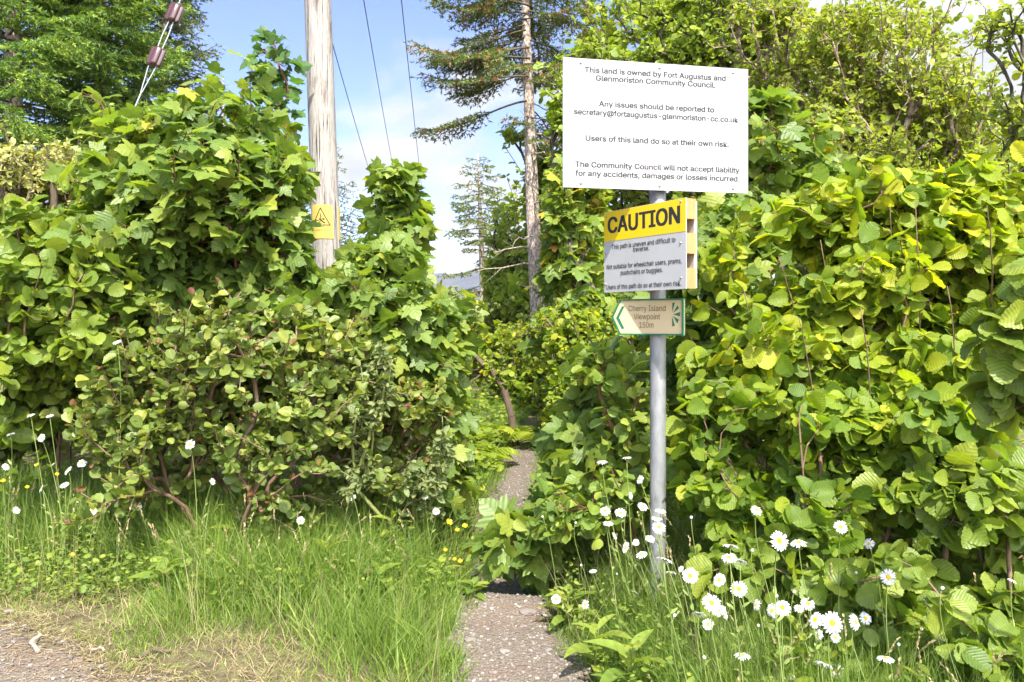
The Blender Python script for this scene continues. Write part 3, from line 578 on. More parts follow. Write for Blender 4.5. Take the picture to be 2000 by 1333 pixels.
def wrap(A, a0, a1, y0, y1, lift, n=10, th=.002):
    """patch on the pole's skin between two angles (degrees, 0 = facing the camera) and two photo rows"""
    V = []; 
    for lf in (lift, lift+th):
        for py in (y0, y1):
            for a in np.radians(np.linspace(a0, a1, n)): V.append(pc(py)+np.array([math.sin(a), -math.cos(a), 0])*(pr_r(py)+lf))
    f = [(i, i+1, i+1+n, i+n) for i in range(n-1)]; g = [tuple(x+2*n for x in (i+n, i+1+n, i+1, i)) for i in range(n-1)]
    s = [(i, i+2*n, i+1+2*n, i+1) for i in range(n-1)]+[(i+n, i+1+n, i+1+3*n, i+3*n) for i in range(n-1)]+[(0, n, 3*n, 2*n), (n-1, 3*n-1, 4*n-1, 2*n-1)]
    A.add(V, [f+g+s])
m_py = plain('yellow_plate', (.60, .42, .10), .5, spec=.2)
# columns of the plate expressed as angles on the pole
def ang(px, py): 
    c = 1000+pc(py)[0]/6.5*F; return math.degrees(math.asin(max(-.99, min(.99, (px-c)/(pr_r(py)/6.5*F)))))-4
A = Acc(); wrap(A, ang(616, 437), ang(656, 437), 404, 469, .002); r_ = empty('warning_sign', tuple(pc(437)), 'small yellow danger plate with black triangle, curved round the wooden pole', 'sign'); A.build('plate', m_py, r_, False)
A = Acc()
def wl(x0, y0, x1, y1, w=2.0):
    """a line drawn on the plate"""
    d = np.array([x1-x0, y1-y0]); d = d/np.linalg.norm(d); q = np.array([-d[1], d[0]])*w/2; n = 7; V = []
    for t in np.linspace(0, 1, n):
        for s in (-1, 1):
            x = x0+(x1-x0)*t+q[0]*s; y = y0+(y1-y0)*t+q[1]*s; a = math.radians(ang(x, y)); V.append(pc(y)+np.array([math.sin(a), -math.cos(a), 0])*(pr_r(y)+.0055))
    A.add(V, [[(2*i, 2*i+1, 2*i+3, 2*i+2) for i in range(n-1)]])
for q in ((634.5, 410, 619.5, 443, 1.6), (634.5, 410, 651.5, 443, 1.6), (618.7, 443, 652.3, 443, 1.6), (634, 421, 636, 428, 1.5), (636, 427, 633, 431, 1.2), (633, 430, 639, 437, 2.2), (639, 437, 643, 439, 2.2), (634, 432, 629, 435, 1), (636, 434, 632, 438, 1), (638, 431, 642, 432, 2.6)): wl(*q)
A.build('triangle', m_black, r_, False)
A = Acc(); tv, tf = text_mesh('DANGER OF DEATH'); 
xx = 619+(tv[:, 0]-tv[:, 0].min())/np.ptp(tv[:, 0])*34; yy = 454-tv[:, 1]/capH*2.6; aa = [math.radians(ang(x, 452)) for x in xx]
by = {}
for t in tf: by.setdefault(len(t), []).append(t)
A.add([pc(y)+np.array([math.sin(a), -math.cos(a), 0])*(pr_r(y)+.0055) for a, y in zip(aa, yy)], list(by.values())); A.build('lettering', m_brn, r_, False)
A = Acc(); wrap(A, 66, 120, 404, 469, .002); tag(A.build('yellow_plate', m_py, None, False), 'narrow yellow plate seen edge-on at the right side of the pole', 'sign')
A = Acc(); wrap(A, 62, 67, 390, 490, .006, 3, .004); A.build('cable_guard', m_pale, pr, False)
m_wire = plain('wire_metal', (.30, .31, .33), .5, metal=.4); m_cab = plain('dark_cable', (.08, .09, .11), .5)
ga, gb = at(622, -640, 6.4), at(-130, 1144, 4.5)
def gp(px):      # point on the stay at a photo column
    lo, hi = 0., 1.
    for _ in range(40):
        m = (lo+hi)/2; p = ga+(gb-ga)*m
        if 1000+p[0]/p[1]*F > px: lo = m
        else: hi = m
    return p
r_ = empty('stay_wire', tuple(gb), 'slanting steel stay wire with two brown insulators, from pole top to ground', 'wire')
g0, g1, g2 = gp(341), gp(305), gp(276); d = unit(gb-ga); sx = unit(np.cross(d, [0, 1, 0]))
A = Acc(); A.chain([ga, g0], [.0045]*2, 6, False)
for s in (-1, 1): A.chain([g0+sx*s*.012, (g0+g1)/2+sx*s*.020, g1+sx*s*.014+d*.02], [.0045]*3, 6, False); A.chain([g1+sx*s*.026+d*-.02, g1+sx*s*.028+d*.05, g2+sx*s*.004], [.004]*3, 6, False)
A.chain([g2, gb], [.006]*2, 6, False); q = gp(238); A.chain([gp(250), q+sx*.03, gp(225)], [.003]*3, 5, False); A.chain([gp(226)-sx*.0, gp(219)-sx*.022, gp(212)], [.003]*3, 5, False)
A.build('cable', m_wire, r_)
m_ins = plain('brown_porcelain', (.085, .035, .035), .15, spec=.8)
for c in (g0, g1):
    A = Acc(); n = 40; t = np.arange(n)/n*2*math.pi; yv = unit(np.cross(d, sx))
    rad = .050*(1+.0*t)-.016*np.abs(np.cos(t*2))**.5*0-.018*np.exp(-((((t+.2) % (math.pi/2))-.785)/.22)**2)
    V = []; L_ = (-.068, -.064, -.05, .05, .064, .068); K = (.7, .92, 1, 1, .92, .7)
    for lz, k in zip(L_, K): V += [c+d*lz+(sx*math.cos(a)+yv*math.sin(a)*.8)*rr*k for a, rr in zip(t, rad)]
    i = np.arange(n); j = (i+1) % n; q = np.stack([i, j, j+n, i+n], 1)
    A.add(V, [np.concatenate([q+n*z for z in range(5)])]); A.add(V[:n]+V[-n:], [[tuple(range(n))], [tuple(range(2*n-1, n-1, -1))]]); A.build('insulator', m_ins, r_)
for (a, b, lab) in (((600, -90, 6.9), (765, 448, 60), 'thin overhead wire nearest the pole'), ((688, -130, 7.2), (792, 430, 60), 'middle of the three overhead wires'), ((768, -150, 7.4), (842, 500, 60), 'overhead wire farthest from the pole')):
    a = at(*a); b = at(*b); t = np.linspace(0, 1, 40)[:, None]; pts = a+(b-a)*t; pts[:, 2] -= (4*t*(1-t))[:, 0]*.5
    A = Acc(); A.chain(pts, [.006]*40, 5, False); tag(A.build('overhead_wire', m_cab), lab+', running away across the sky', 'wire', 'overhead wires')
# ------------------------------------------------------------------ trees in the distance
t1 = trunk(1012, -420, 1051, 600, 14)[0], tuple(at(1051, 600, 14)), tuple(at(1040, 400, 14)), tuple(at(1026, 0, 14)), tuple(at(1020, -330, 14))
spruce('spruce_tree', 'tall spruce with long bare reddish trunk and drooping branches, left of the signs', [tuple(at(1060, 800, 14))[:2]+(-.1,)]+list(t1[1:]), .175, (4.6, 9.6), 1.8, 70, 'spr_olive', 11,
       needle=.06, nw=.019, droop=.40, tipup=.30, cones=.16, dead=18, dens=.019, shape=lambda z: (1.9 if z > 5.3 else 1.2), azr=(4.3, 5.2, .22), skip=lambda z, az, rs: z < 5.6 and math.sin(az) < 0 and rs.random() < .8)
a, b = trunk(933, 300, 947, 640, 25)
spruce('spruce_tree', 'smaller far spruce with sparse drooping side branches, seen left of the big trunk', [a, b], .17, (1.6, b[2]-.1), 1.6, 80, 'spr_olive', 12, needle=.08, nw=.032, droop=.38, cones=.05, dens=.034, shape=lambda z: min(1.35, .25+(b[2]-z)*.5), sub=.13, skip=lambda z, az, rs: z < 3.6 and rs.random() < .45)
a, b = trunk(634, 250, 640, 640, 13)
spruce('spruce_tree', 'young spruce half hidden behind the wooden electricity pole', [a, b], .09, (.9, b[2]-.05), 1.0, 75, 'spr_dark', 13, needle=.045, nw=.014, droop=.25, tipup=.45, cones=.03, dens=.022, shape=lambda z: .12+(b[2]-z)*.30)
a, b = trunk(436, 150, 436, 640, 24)
spruce('spruce_tree', 'thin far spruce whose tip shows above the sycamore', [a, b], .10, (2, b[2]-.05), 1.0, 60, 'spr_dark', 14, needle=.07, nw=.03, droop=.2, cones=0, dens=.05, shape=lambda z: .1+(b[2]-z)*.2, sub=.2)
a, b = trunk(20, -560, 30, 640, 11)
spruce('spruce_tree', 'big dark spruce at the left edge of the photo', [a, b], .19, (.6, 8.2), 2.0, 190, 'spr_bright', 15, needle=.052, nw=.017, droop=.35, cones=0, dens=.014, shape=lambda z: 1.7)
a, b = trunk(195, -420, 200, 640, 12)
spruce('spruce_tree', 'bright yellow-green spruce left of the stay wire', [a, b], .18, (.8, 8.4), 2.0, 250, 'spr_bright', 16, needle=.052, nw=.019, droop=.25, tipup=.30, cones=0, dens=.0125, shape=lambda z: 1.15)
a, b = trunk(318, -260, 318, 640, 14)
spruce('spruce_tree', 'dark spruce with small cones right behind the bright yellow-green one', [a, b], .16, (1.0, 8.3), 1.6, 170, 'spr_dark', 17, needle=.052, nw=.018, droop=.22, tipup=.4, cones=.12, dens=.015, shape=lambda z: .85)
def far(name, label, cat, base, blobs, n, mat, size, leaf='sml', **k):
    d = dict(bark='oak', per=2, ntw=5, petiole=.2, r0=.005, rmax=.12, spread=.15, nbase=1, seg=.25, maxc=2, trunkname='trunk' if cat == 'tree' else 'stems', crownname='crown' if cat == 'tree' else 'foliage', upn=.7, out=.6, pbias=.12)
    d.update(k); return plant(name, label, cat, base, blobs, n, leaf, mat, size, **d)
far('far_tree', 'soft yellow-green tree between the far spruce and the big trunk', 'tree', (.0, 19), [(1005, 470, 19, 35, 70, .7), (985, 550, 19, 45, 60, .9), (1010, 600, 19, 50, 60, .8)], 1500, 'elm', .10)
far('far_tree', 'dark green tree right behind the bare trunk of the big spruce', 'tree', (.9, 17), [(1060, 340, 17, 30, 60, .6), (1060, 450, 17, 50, 90, .8), (1010, 265, 17, 30, 14, .3, .6), (1040, 580, 17, 60, 60, .8)], 1500, 'rowan', .10)
far('far_tree', 'distant rounded tree below the hill', 'tree', (-2.6, 34), [(862, 600, 34, 45, 28, 1.4), (800, 610, 34, 60, 30, 1.4)], 1100, 'grey', .22, seg=.5)
far('far_tree', 'pale shrubby tree beside the far end of the path', 'tree', (-.6, 20), [(935, 650, 20, 50, 40, 1), (900, 670, 19, 50, 40, 1)], 1300, 'pale', .12)
far('rowan_tree', 'leafy tree immediately left of the white board, behind the spruce', 'tree', (1.5, 12), [(1130, 250, 12, 55, 100, .8), (1110, 390, 12, 60, 80, .8), (1160, 500, 12, 80, 80, .8), (1200, 600, 12, 90, 60, .8)], 2600, 'rowan', .085)
far('sycamore_tree', 'sycamore with small bright leaves growing between the spruce trunk and CAUTION sign', 'tree', (1.35, 9.6), [(1110, 440, 9.6, 50, 60, .6), (1090, 540, 9.6, 60, 50, .6), (1150, 620, 9.6, 80, 60, .6), (1130, 380, 9.6, 40, 50, .5)], 750, 'syc', .12, leaf='syclo', ntw=4)
far('oak_tree', 'yellow-green tree with dark lichened limbs above the white board', 'tree', (3.5, 13), [(1240, 80, 13, 90, 50, 1), (1360, 60, 13, 120, 60, 1.1), (1450, 130, 13, 110, 90, 1.1), (1290, 140, 13, 110, 50, 1), (1480, 230, 13, 90, 80, 1), (1400, 20, 13, 90, 30, .9)], 6000, 'elm', .07, r0=.006, thick=.46, ntw=9)
far('birch_tree', 'slender birch with open crown and pinkish trunk, rising behind the hazel', 'tree', (4.45, 9), [(1750, 100, 9, 110, 90, .8), (1700, 230, 9, 130, 90, .8), (1830, 200, 9, 110, 80, .8), (1620, 300, 9, 90, 90, .7), (1860, 320, 9, 90, 70, .7), (1640, 70, 9, 70, 60, .7), (1740, 330, 9, 140, 60, .8), (1900, 140, 9, 60, 90, .6, .5)], 3400, 'birch', .052, leaf='bir', bark='birch', rmax=.035, ntw=5, thick=.42, petiole=.35, r0=.0035)
far('birch_tree', 'leaning birch with dark twigs behind the right edge of the white board', 'tree', (3.3, 10), [(1540, 130, 10, 80, 110, .7), (1530, 300, 10, 80, 90, .7), (1600, 200, 10, 70, 90, .7), (1580, 380, 10, 90, 60, .7), (1500, 60, 10, 80, 60, .7)], 2500, 'birch', .055, leaf='bir', bark='birch', rmax=.04, ntw=5, thick=.44)
far('alder_tree', 'thin dark-leaved tree at the top right corner with bare curving twigs', 'tree', (4.3, 6), [(1960, 60, 6, 50, 60, .3), (1985, 220, 6, 45, 60, .3), (1960, 330, 6, 60, 60, .3), (1930, 400, 6, 60, 50, .3)], 300, 'birch', .04, leaf='ald', bark='oak', rmax=.013, ntw=3, thick=.4, petiole=.3)
far('holly_tree', 'deep green tree filling the gap behind the hazel and the birches', 'tree', (5.2, 11), [(1650, 400, 11, 160, 60, .8), (1850, 400, 11, 90, 50, .8), (1480, 430, 11, 120, 90, .8), (1600, 560, 11, 250, 120, .8), (1880, 330, 11, 80, 70, .7)], 3000, 'rowan', .08)
far('willow_shrub', 'pale small-leaved shrub under the spruces at the left edge', 'shrub', (-4.6, 8.2), [(90, 360, 8.2, 90, 70, .6), (60, 440, 8.2, 90, 70, .6), (120, 470, 8.2, 80, 60, .6)], 1300, 'pale', .055, leaf='wil', bark='twig', spread=.3, nbase=5)
far('willow_shrub', 'pale whitish-green shrub below the bright spruce, behind the sycamore', 'shrub', (-3.4, 8.4), [(250, 360, 8.4, 70, 50, .5), (300, 420, 8.4, 80, 60, .6), (200, 440, 8.4, 80, 50, .6)], 1100, 'pale', .055, leaf='wil', bark='twig', spread=.3, nbase=5)
far('shrub', 'dense shrub closing the end of the path', 'shrub', (.9, 13.5), [(1040, 690, 13.5, 70, 55, .7), (1010, 760, 13, 60, 40, .6), (1100, 720, 13, 80, 60, .7), (980, 680, 14, 50, 40, .6)], 1500, 'hazel', .075, spread=.4, nbase=5, bark='twig')
far('shrub', 'thick bright shrub beside the path, left of the lower signpost', 'shrub', (1.15, 8.6), [(1120, 660, 8.6, 80, 60, .5), (1190, 720, 8.6, 90, 70, .5), (1120, 760, 8.4, 60, 60, .5), (1240, 640, 8.6, 60, 60, .5), (1100, 830, 8.2, 50, 50, .4)], 2200, 'hazel', .055, spread=.4, nbase=6, bark='twig')
far('shrub', 'sunny yellow-green shrub on the left bank of the path', 'shrub', (-.55, 9), [(935, 740, 9, 45, 50, .5), (900, 800, 8.5, 60, 70, .5), (950, 830, 8, 30, 50, .4), (880, 700, 9.5, 50, 50, .4)], 1700, 'hazel', .06, leaf='bir', spread=.3, nbase=6, bark='twig')
far('shrub', 'low leafy shrub where the grassy path turns right', 'shrub', (.75, 10.5), [(1080, 850, 10.5, 40, 40, .35), (1070, 800, 11, 40, 40, .35)], 600, 'hazel', .06, spread=.2, nbase=4, bark='twig')
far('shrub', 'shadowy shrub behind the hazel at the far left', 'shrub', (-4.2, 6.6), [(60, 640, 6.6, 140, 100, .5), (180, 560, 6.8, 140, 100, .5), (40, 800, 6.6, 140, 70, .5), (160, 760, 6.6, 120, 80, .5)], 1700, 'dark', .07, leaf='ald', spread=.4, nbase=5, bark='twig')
# ------------------------------------------------------------------ left bank, near
plant('sycamore_shrub', 'large sycamore bush in front of the spruces, left of the electricity pole', 'shrub', (-1.9, 5.5),
      [(400, 300, 5.3, 120, 75, .45), (500, 270, 5.4, 80, 60, .4), (430, 400, 5.2, 170, 110, .55), (300, 400, 5.2, 110, 90, .5), (540, 400, 5.3, 60, 110, .4), (330, 540, 5.1, 170, 110, .5), (520, 560, 5.2, 120, 120, .5), (240, 300, 5.3, 50, 50, .2, .5)], 1300,
      'syc', 'syc', .082, bark='redtwig', per=2, ntw=4, petiole=.75, spread=.35, nbase=7, droop=.45, thick=.45, r0=.003, var=.33,
      extra=[at(*q) for q in ((178, 190, 5.2), (210, 220, 5.2), (330, 205, 5.3), (413, 160, 5.4), (470, 200, 5.3), (560, 240, 5.3), (360, 190, 5.3), (225, 270, 5.2), (590, 300, 5.2), (170, 235, 5.2))])
plant('sycamore_sapling', 'slim dark sycamore leader standing up against the sky left of the pole', 'tree', (-1.85, 6.1), [(535, 160, 6.1, 36, 40, .12), (540, 220, 6.1, 34, 40, .15)], 10,
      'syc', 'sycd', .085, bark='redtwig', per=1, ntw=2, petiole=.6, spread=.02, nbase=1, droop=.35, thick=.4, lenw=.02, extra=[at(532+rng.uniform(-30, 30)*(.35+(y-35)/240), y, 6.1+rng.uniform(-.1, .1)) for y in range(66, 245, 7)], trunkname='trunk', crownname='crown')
plant('hazel_shrub', 'round-leaved hazel bush at the left edge, left of the sycamore', 'shrub', (-3.1, 5.1), [(90, 470, 4.9, 90, 60, .4), (60, 580, 4.9, 120, 90, .5), (190, 520, 4.9, 80, 110, .4), (90, 700, 4.8, 120, 90, .4), (190, 680, 4.8, 90, 90, .4), (80, 800, 4.9, 110, 50, .35)], 900,
      'haz', 'hazelm', .068, bark='haz', per=3, ntw=3, petiole=.25, spread=.3, nbase=7, thick=.42, droop=.3)
plant('alder_shrub', 'dense alder bush with reddish young leaves in the middle of the left bank', 'shrub', (-1.75, 5.05), [(330, 760, 4.7, 130, 110, .4), (480, 720, 4.7, 160, 120, .45), (600, 800, 4.7, 140, 130, .45), (420, 870, 4.6, 180, 110, .4), (270, 850, 4.6, 100, 90, .35), (600, 910, 4.7, 120, 80, .35), (680, 740, 4.75, 80, 100, .3, 1.6), (330, 940, 4.6, 110, 40, .3)], 1700,
      'ald', 'alder', .048, bark='haz', per=3, ntw=3, petiole=.22, spread=.4, nbase=14, thick=.42, droop=.0, redtip=.2, upn=.55,
      extra=[at(*q) for q in ((262, 690, 4.5), (180, 740, 4.5), (200, 770, 4.5), (250, 650, 4.5), (330, 600, 4.6), (380, 580, 4.6), (430, 560, 4.7), (500, 600, 4.6), (560, 590, 4.6), (640, 640, 4.6), (610, 600, 4.6), (160, 800, 4.4), (180, 900, 4.4), (700, 620, 4.6), (290, 590, 4.6))])
plant('alder_shrub', 'smaller alder clump at the path edge with yellowish leaves', 'shrub', (-.75, 5.1), [(780, 860, 4.9, 70, 90, .3), (760, 930, 4.9, 80, 70, .3), (820, 790, 4.9, 50, 60, .25)], 330,
      'ald', 'alder', .05, bark='haz', per=3, ntw=3, petiole=.22, spread=.2, nbase=6, thick=.42, droop=.0, redtip=.2, upn=.55, pbias=.06)
plant('sycamore_shrub', 'sycamore bush growing just right of the electricity pole, with an upright leader', 'shrub', (-1.0, 5.8), [(775, 360, 5.6, 26, 35, .12), (770, 430, 5.6, 45, 55, .2), (740, 530, 5.5, 90, 60, .4), (800, 560, 5.5, 60, 70, .3), (650, 560, 5.3, 70, 60, .3), (700, 640, 5.3, 110, 70, .4), (820, 650, 5.5, 70, 60, .3), (600, 620, 5.1, 60, 60, .25)], 560,
      'syc', 'syc', .084, bark='redtwig', per=2, ntw=4, petiole=.75, spread=.2, nbase=5, droop=.45, thick=.45, r0=.003, extra=[at(772+rng.uniform(-34, 34)*(.2+(y-322)/140), y, 5.6+rng.uniform(-.1, .1)) for y in range(345, 470, 8)])
plant('sycamore_shrub', 'sycamore branches leaning over the left side of the path', 'shrub', (-.75, 6.0), [(870, 620, 5.7, 60, 40, .3), (830, 720, 5.6, 60, 80, .35), (850, 830, 5.5, 45, 60, .3), (860, 920, 5.4, 45, 60, .25), (830, 940, 5.3, 50, 60, .25)], 340,
      'syc', 'syc', .084, bark='redtwig', per=2, ntw=4, petiole=.75, spread=.15, nbase=4, droop=.5, thick=.45, r0=.003, pbias=.08, extra=[at(*q) for q in ((940, 590, 5.7), (925, 600, 5.7), (905, 585, 5.7), (930, 640, 5.7), (905, 965, 5.3), (895, 920, 5.4))])
plant('willow_shrub', 'grey-green upright willow shoot standing out of the right side of the alder', 'shrub', (-.72, 4.75), [(745, 720, 4.55, 22, 60, .08), (720, 830, 4.5, 24, 70, .1), (700, 930, 4.5, 40, 70, .15), (820, 960, 4.6, 50, 50, .15), (860, 880, 4.6, 30, 40, .12)], 190,
      'wil', 'grey', .036, bark='greentwig', per=4, ntw=4, petiole=.15, spread=.1, nbase=4, thick=.4)
# ------------------------------------------------------------------ right bank, near
plant('sycamore_sapling', 'young sycamore bush between the path and the signpost', 'shrub', (.62, 4.95), [(1140, 860, 4.8, 55, 70, .3), (1180, 800, 4.9, 60, 80, .3), (1120, 950, 4.7, 60, 60, .3), (1180, 930, 4.7, 80, 70, .3), (1240, 860, 4.8, 50, 90, .3), (1240, 740, 5, 40, 60, .25)], 430,
      'syc', 'syc', .084, bark='redtwig', per=2, ntw=4, petiole=.7, spread=.2, nbase=6, droop=.4, thick=.45, pbias=.05)
plant('sycamore_seedling', 'low sycamore seedling whose big leaves overhang the path', 'shrub', (.25, 4.5), [(1035, 1075, 4.4, 40, 26, .15), (1080, 1050, 4.45, 40, 36, .18), (985, 1066, 4.38, 34, 24, .12, 2), (1010, 1040, 4.5, 30, 18, .1, 2)], 46,
      'syc', 'syc', .12, bark='redtwig', var=.18, per=1, ntw=4, petiole=.6, spread=.05, nbase=2, droop=.45)
plant('goat_willow', 'goat willow with oval leaves and thin reddish stems beside the grey post', 'shrub', (.72, 4.35), [(1180, 720, 4.3, 50, 40, .15), (1225, 800, 4.25, 40, 70, .15), (1210, 900, 4.2, 50, 60, .2), (1160, 980, 4.15, 60, 50, .2), (1100, 1010, 4.1, 50, 40, .2)], 130,
      'ald', 'weed', .06, bark='redtwig', per=2, ntw=3, petiole=.25, spread=.1, nbase=5, thick=.4, pbias=.05)
plant('sycamore_shrub', 'sycamore with star-shaped leaves right behind the CAUTION sign and board', 'shrub', (2.1, 6.0), [(1500, 280, 6, 60, 70, .3), (1500, 400, 6, 100, 60, .4), (1410, 480, 5.8, 80, 80, .4), (1360, 600, 5.4, 60, 90, .4), (1540, 330, 6, 70, 70, .3), (1380, 730, 5.2, 60, 80, .3), (1450, 620, 5.4, 60, 70, .3)], 700,
      'syc', 'syc', .095, bark='redtwig', per=2, ntw=4, petiole=.7, spread=.25, nbase=6, droop=.45, thick=.45, extra=[at(*q) for q in ((1475, 215, 6), (1500, 200, 6), (1480, 250, 6))])
HZ = dict(bark='haz', petiole=.14, thick=.40, droop=.32, r0=.0026, per=2, ntw=4, rmax=.012)
plant('hazel_shrub', 'tall bright yellow-green hazel filling the right bank behind the other hazels', 'shrub', (2.2, 4.4), [(1600, 430, 4.4, 150, 50, .35), (1800, 400, 4.4, 160, 60, .35), (1950, 420, 4.4, 80, 70, .3), (1500, 520, 4.4, 110, 80, .4), (1700, 550, 4.3, 200, 100, .45), (1900, 560, 4.2, 120, 110, .4), (1460, 680, 4.3, 100, 90, .4), (1620, 720, 4.2, 160, 90, .4), (1850, 720, 4.1, 150, 90, .4)], 2000,
      'haz', 'hazel', .071, shoots=((1520, 500, 1572, 740, 3.95), (1600, 470, 1645, 780, 3.9), (1738, 400, 1726, 640, 3.9), (1786, 400, 1792, 800, 3.8), (1925, 400, 1934, 620, 3.7), (1560, 620, 1590, 860, 3.7), (1850, 560, 1868, 880, 3.6), (1680, 600, 1700, 900, 3.6), (1450, 560, 1480, 800, 3.9)), spread=.5, nbase=16, lenw=.1, pbias=.13, extra=[at(*q) for q in ((1600, 372, 4.3), (1690, 340, 4.3), (1770, 350, 4.3), (1835, 340, 4.3), (1925, 335, 4.2), (1540, 410, 4.3), (1440, 440, 4.3), (1985, 380, 4.2))], **HZ)
plant('hazel_shrub', 'middle hazel with mixed sunlit and shaded leaves, just right of the post', 'shrub', (1.6, 3.9), [(1410, 830, 3.9, 75, 80, .25), (1500, 880, 3.8, 110, 90, .3), (1650, 880, 3.6, 130, 100, .3), (1410, 960, 3.8, 75, 60, .25), (1550, 1000, 3.6, 130, 70, .25), (1800, 880, 3.5, 120, 100, .3)], 900,
      'haz', 'hazel', .067, spread=.4, nbase=12, pbias=-.06, **HZ)
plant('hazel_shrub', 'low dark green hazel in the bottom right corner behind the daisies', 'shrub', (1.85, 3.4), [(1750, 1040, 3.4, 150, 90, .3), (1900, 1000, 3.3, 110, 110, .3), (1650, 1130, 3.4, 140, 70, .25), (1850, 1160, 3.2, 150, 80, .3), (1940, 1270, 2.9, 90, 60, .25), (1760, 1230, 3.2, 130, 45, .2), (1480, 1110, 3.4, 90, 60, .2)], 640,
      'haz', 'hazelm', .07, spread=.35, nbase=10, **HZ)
plant('hazel_shrub', 'hazel spray reaching in from the right edge with long drooping leaves', 'shrub', (2.15, 2.5), [(1990, 640, 2.3, 55, 60, .12), (1995, 780, 2.3, 40, 50, .12), (1990, 560, 2.3, 30, 40, .1)], 50,
      'haz', 'hazelm', .062, spread=.1, nbase=2, **dict(HZ, droop=.8))


far('woodland_tree', 'airy light green tree filling the view above and behind the white board', 'tree', (4.2, 16), [(1180, 170, 16, 60, 110, 1), (1300, 220, 16, 120, 120, 1.2), (1440, 200, 16, 120, 140, 1.2), (1300, 60, 16, 140, 70, 1.2), (1500, 60, 16, 120, 80, 1.2), (1200, 400, 16, 110, 140, 1.2), (1380, 420, 16, 120, 140, 1.2), (1180, 560, 16, 110, 90, 1)], 3600, 'birch', .11, ntw=5, rmax=.1)
far('woodland_tree', 'light green tree behind the birches on the right, thinning towards the sky', 'tree', (8.2, 17), [(1650, 200, 17, 140, 140, 1.2), (1780, 300, 17, 150, 120, 1.2), (1880, 380, 17, 120, 90, 1.1), (1620, 380, 17, 150, 110, 1.2), (1750, 90, 17, 90, 80, 1, .5)], 2600, 'birch', .11, ntw=5, rmax=.1)
# ------------------------------------------------------------------ grass and ground cover
def blades(A, x, y, h, w, rnd, lean=.5, seg=4, droop=.35, lx=None):
    n = len(x); z = H(x, y)-.01; az = rng.uniform(0, 2*math.pi, n); L0 = np.abs(rng.normal(lean, .25, n))*.6
    dx = np.sin(az)*L0; dy = np.cos(az)*L0
    t = np.linspace(0, 1, seg+1); px = x[:, None]+h[:, None]*(dx[:, None]*t+dx[:, None]*t*t*.9); py = y[:, None]+h[:, None]*(dy[:, None]*t+dy[:, None]*t*t*.9)
    pz = z[:, None]+h[:, None]*(t-droop*L0[:, None]*1.6*t**2.5); C = np.stack([px, py, pz], -1)
    fa = rng.uniform(0, 2*math.pi, n); sx = np.stack([np.cos(fa), np.sin(fa), np.zeros(n)], -1); wd = w[:, None]*(1-t**1.6)[None]*.5
    Lf = C-sx[:, None]*wd[..., None]; Rt = C+sx[:, None]*wd[..., None]; V = np.stack([Lf[:, :-1], Rt[:, :-1]], 2).reshape(n, -1, 3); V = np.concatenate([V, C[:, -1:]], 1); m = 2*seg+1
    q = np.array([(2*i, 2*i+1, 2*i+3, 2*i+2) for i in range(seg-1)]); tr = np.array([(2*seg-2, 2*seg-1, 2*seg)]); of = (np.arange(n)*m)[:, None, None]
    a = np.zeros((n, m, 3)); a[..., 2] = rnd[:, None]; a[..., 0] = .5; A.add(V, [(q[None]+of).reshape(-1, 4), (tr[None]+of).reshape(-1, 3)], a)
def field(n, x0, x1, y0, y1, keep, clump=.06):
    k = max(1, n//9); cx = rng.uniform(x0, x1, k); cy2 = rng.uniform(y0, y1, k); i = rng.integers(0, k, n); x = cx[i]+rng.normal(0, clump, n); y = cy2[i]+rng.normal(0, clump, n); m = keep(x, y); return x[m], y[m], rng.random(k)[i][m]
def nz2(x, y, s, o=0): return np.array([mnoise.noise(Vector((a*s+o, b*s, o))) for a, b in zip(x, y)])
onpath = lambda x, y, k=0.: np.abs(x-pcx(y)) < pw(y)+k
off_road = lambda x, y: y-road_edge(x)
# left verge
A = Acc(); x, y, c = field(70000, -5, .2, 2.9, 5.3, lambda x, y: (off_road(x, y) > .03) & ~onpath(x, y, -.03+.05*np.sin(y*9)+.03*np.sin(y*23)) & (x < pcx(y)))
d = off_road(x, y)*.86; g = nz2(x, y, 1.6, 5); keep = rng.random(len(x)) < np.clip(.8+d*1.2+g*.7, .2, 1); x, y, c, d, g = x[keep], y[keep], c[keep], d[keep], g[keep]
h = (.045+.33*sst(.15, 1.05, d+.25*g))*(.40+.95*c)*(1+g*.45)*.85; rnd = np.clip(rng.beta(2, 3, len(x))*.75+.42*(1-sst(0, .8, d+g*.4))*rng.random(len(x)), 0, 1)
nearp = pcx(y)-pw(y)-x; h *= .45+.55*sst(-.05, .35, nearp); rnd = np.clip(rnd+.28*(rng.permutation(c)-.5)*0+.30*(c-.5), 0, 1)
blades(A, x, y, h, .0026+.0062*rng.random(len(x))**3, rnd, .55)
x, y, c = field(13000, -6, -.35, 4.45, 6.2, lambda x, y: x < pcx(y)-pw(y)-.1); blades(A, x, y, (.3+.25*c), .004+.003*rng.random(len(x)), rng.beta(2, 3, len(x))*.8, .35)
tag(A.build('grass', LM['grass']), 'green grass of the left verge between road and bushes', 'grass', kind='stuff')
A = Acc(); x, y, c = field(15000, -5, .3, 2.8, 4.6, lambda x, y: (off_road(x, y) > -.02) & (off_road(x, y) < .5) & ~onpath(x, y, -.06)); d = off_road(x, y)
blades(A, x, y, (.045+.07*c)*(1+.6*d), .0022+.0015*rng.random(len(x)), rng.beta(2, 2, len(x)), .95, droop=.7)
x, y, c = field(1500, -5, 1.6, 2.7, 5.1, lambda x, y: (off_road(x, y) > .2) & ~onpath(x, y, .02)); blades(A, x, y, .35+.25*c, np.full(len(x), .0022), rng.uniform(.2, .7, len(x)), .3)
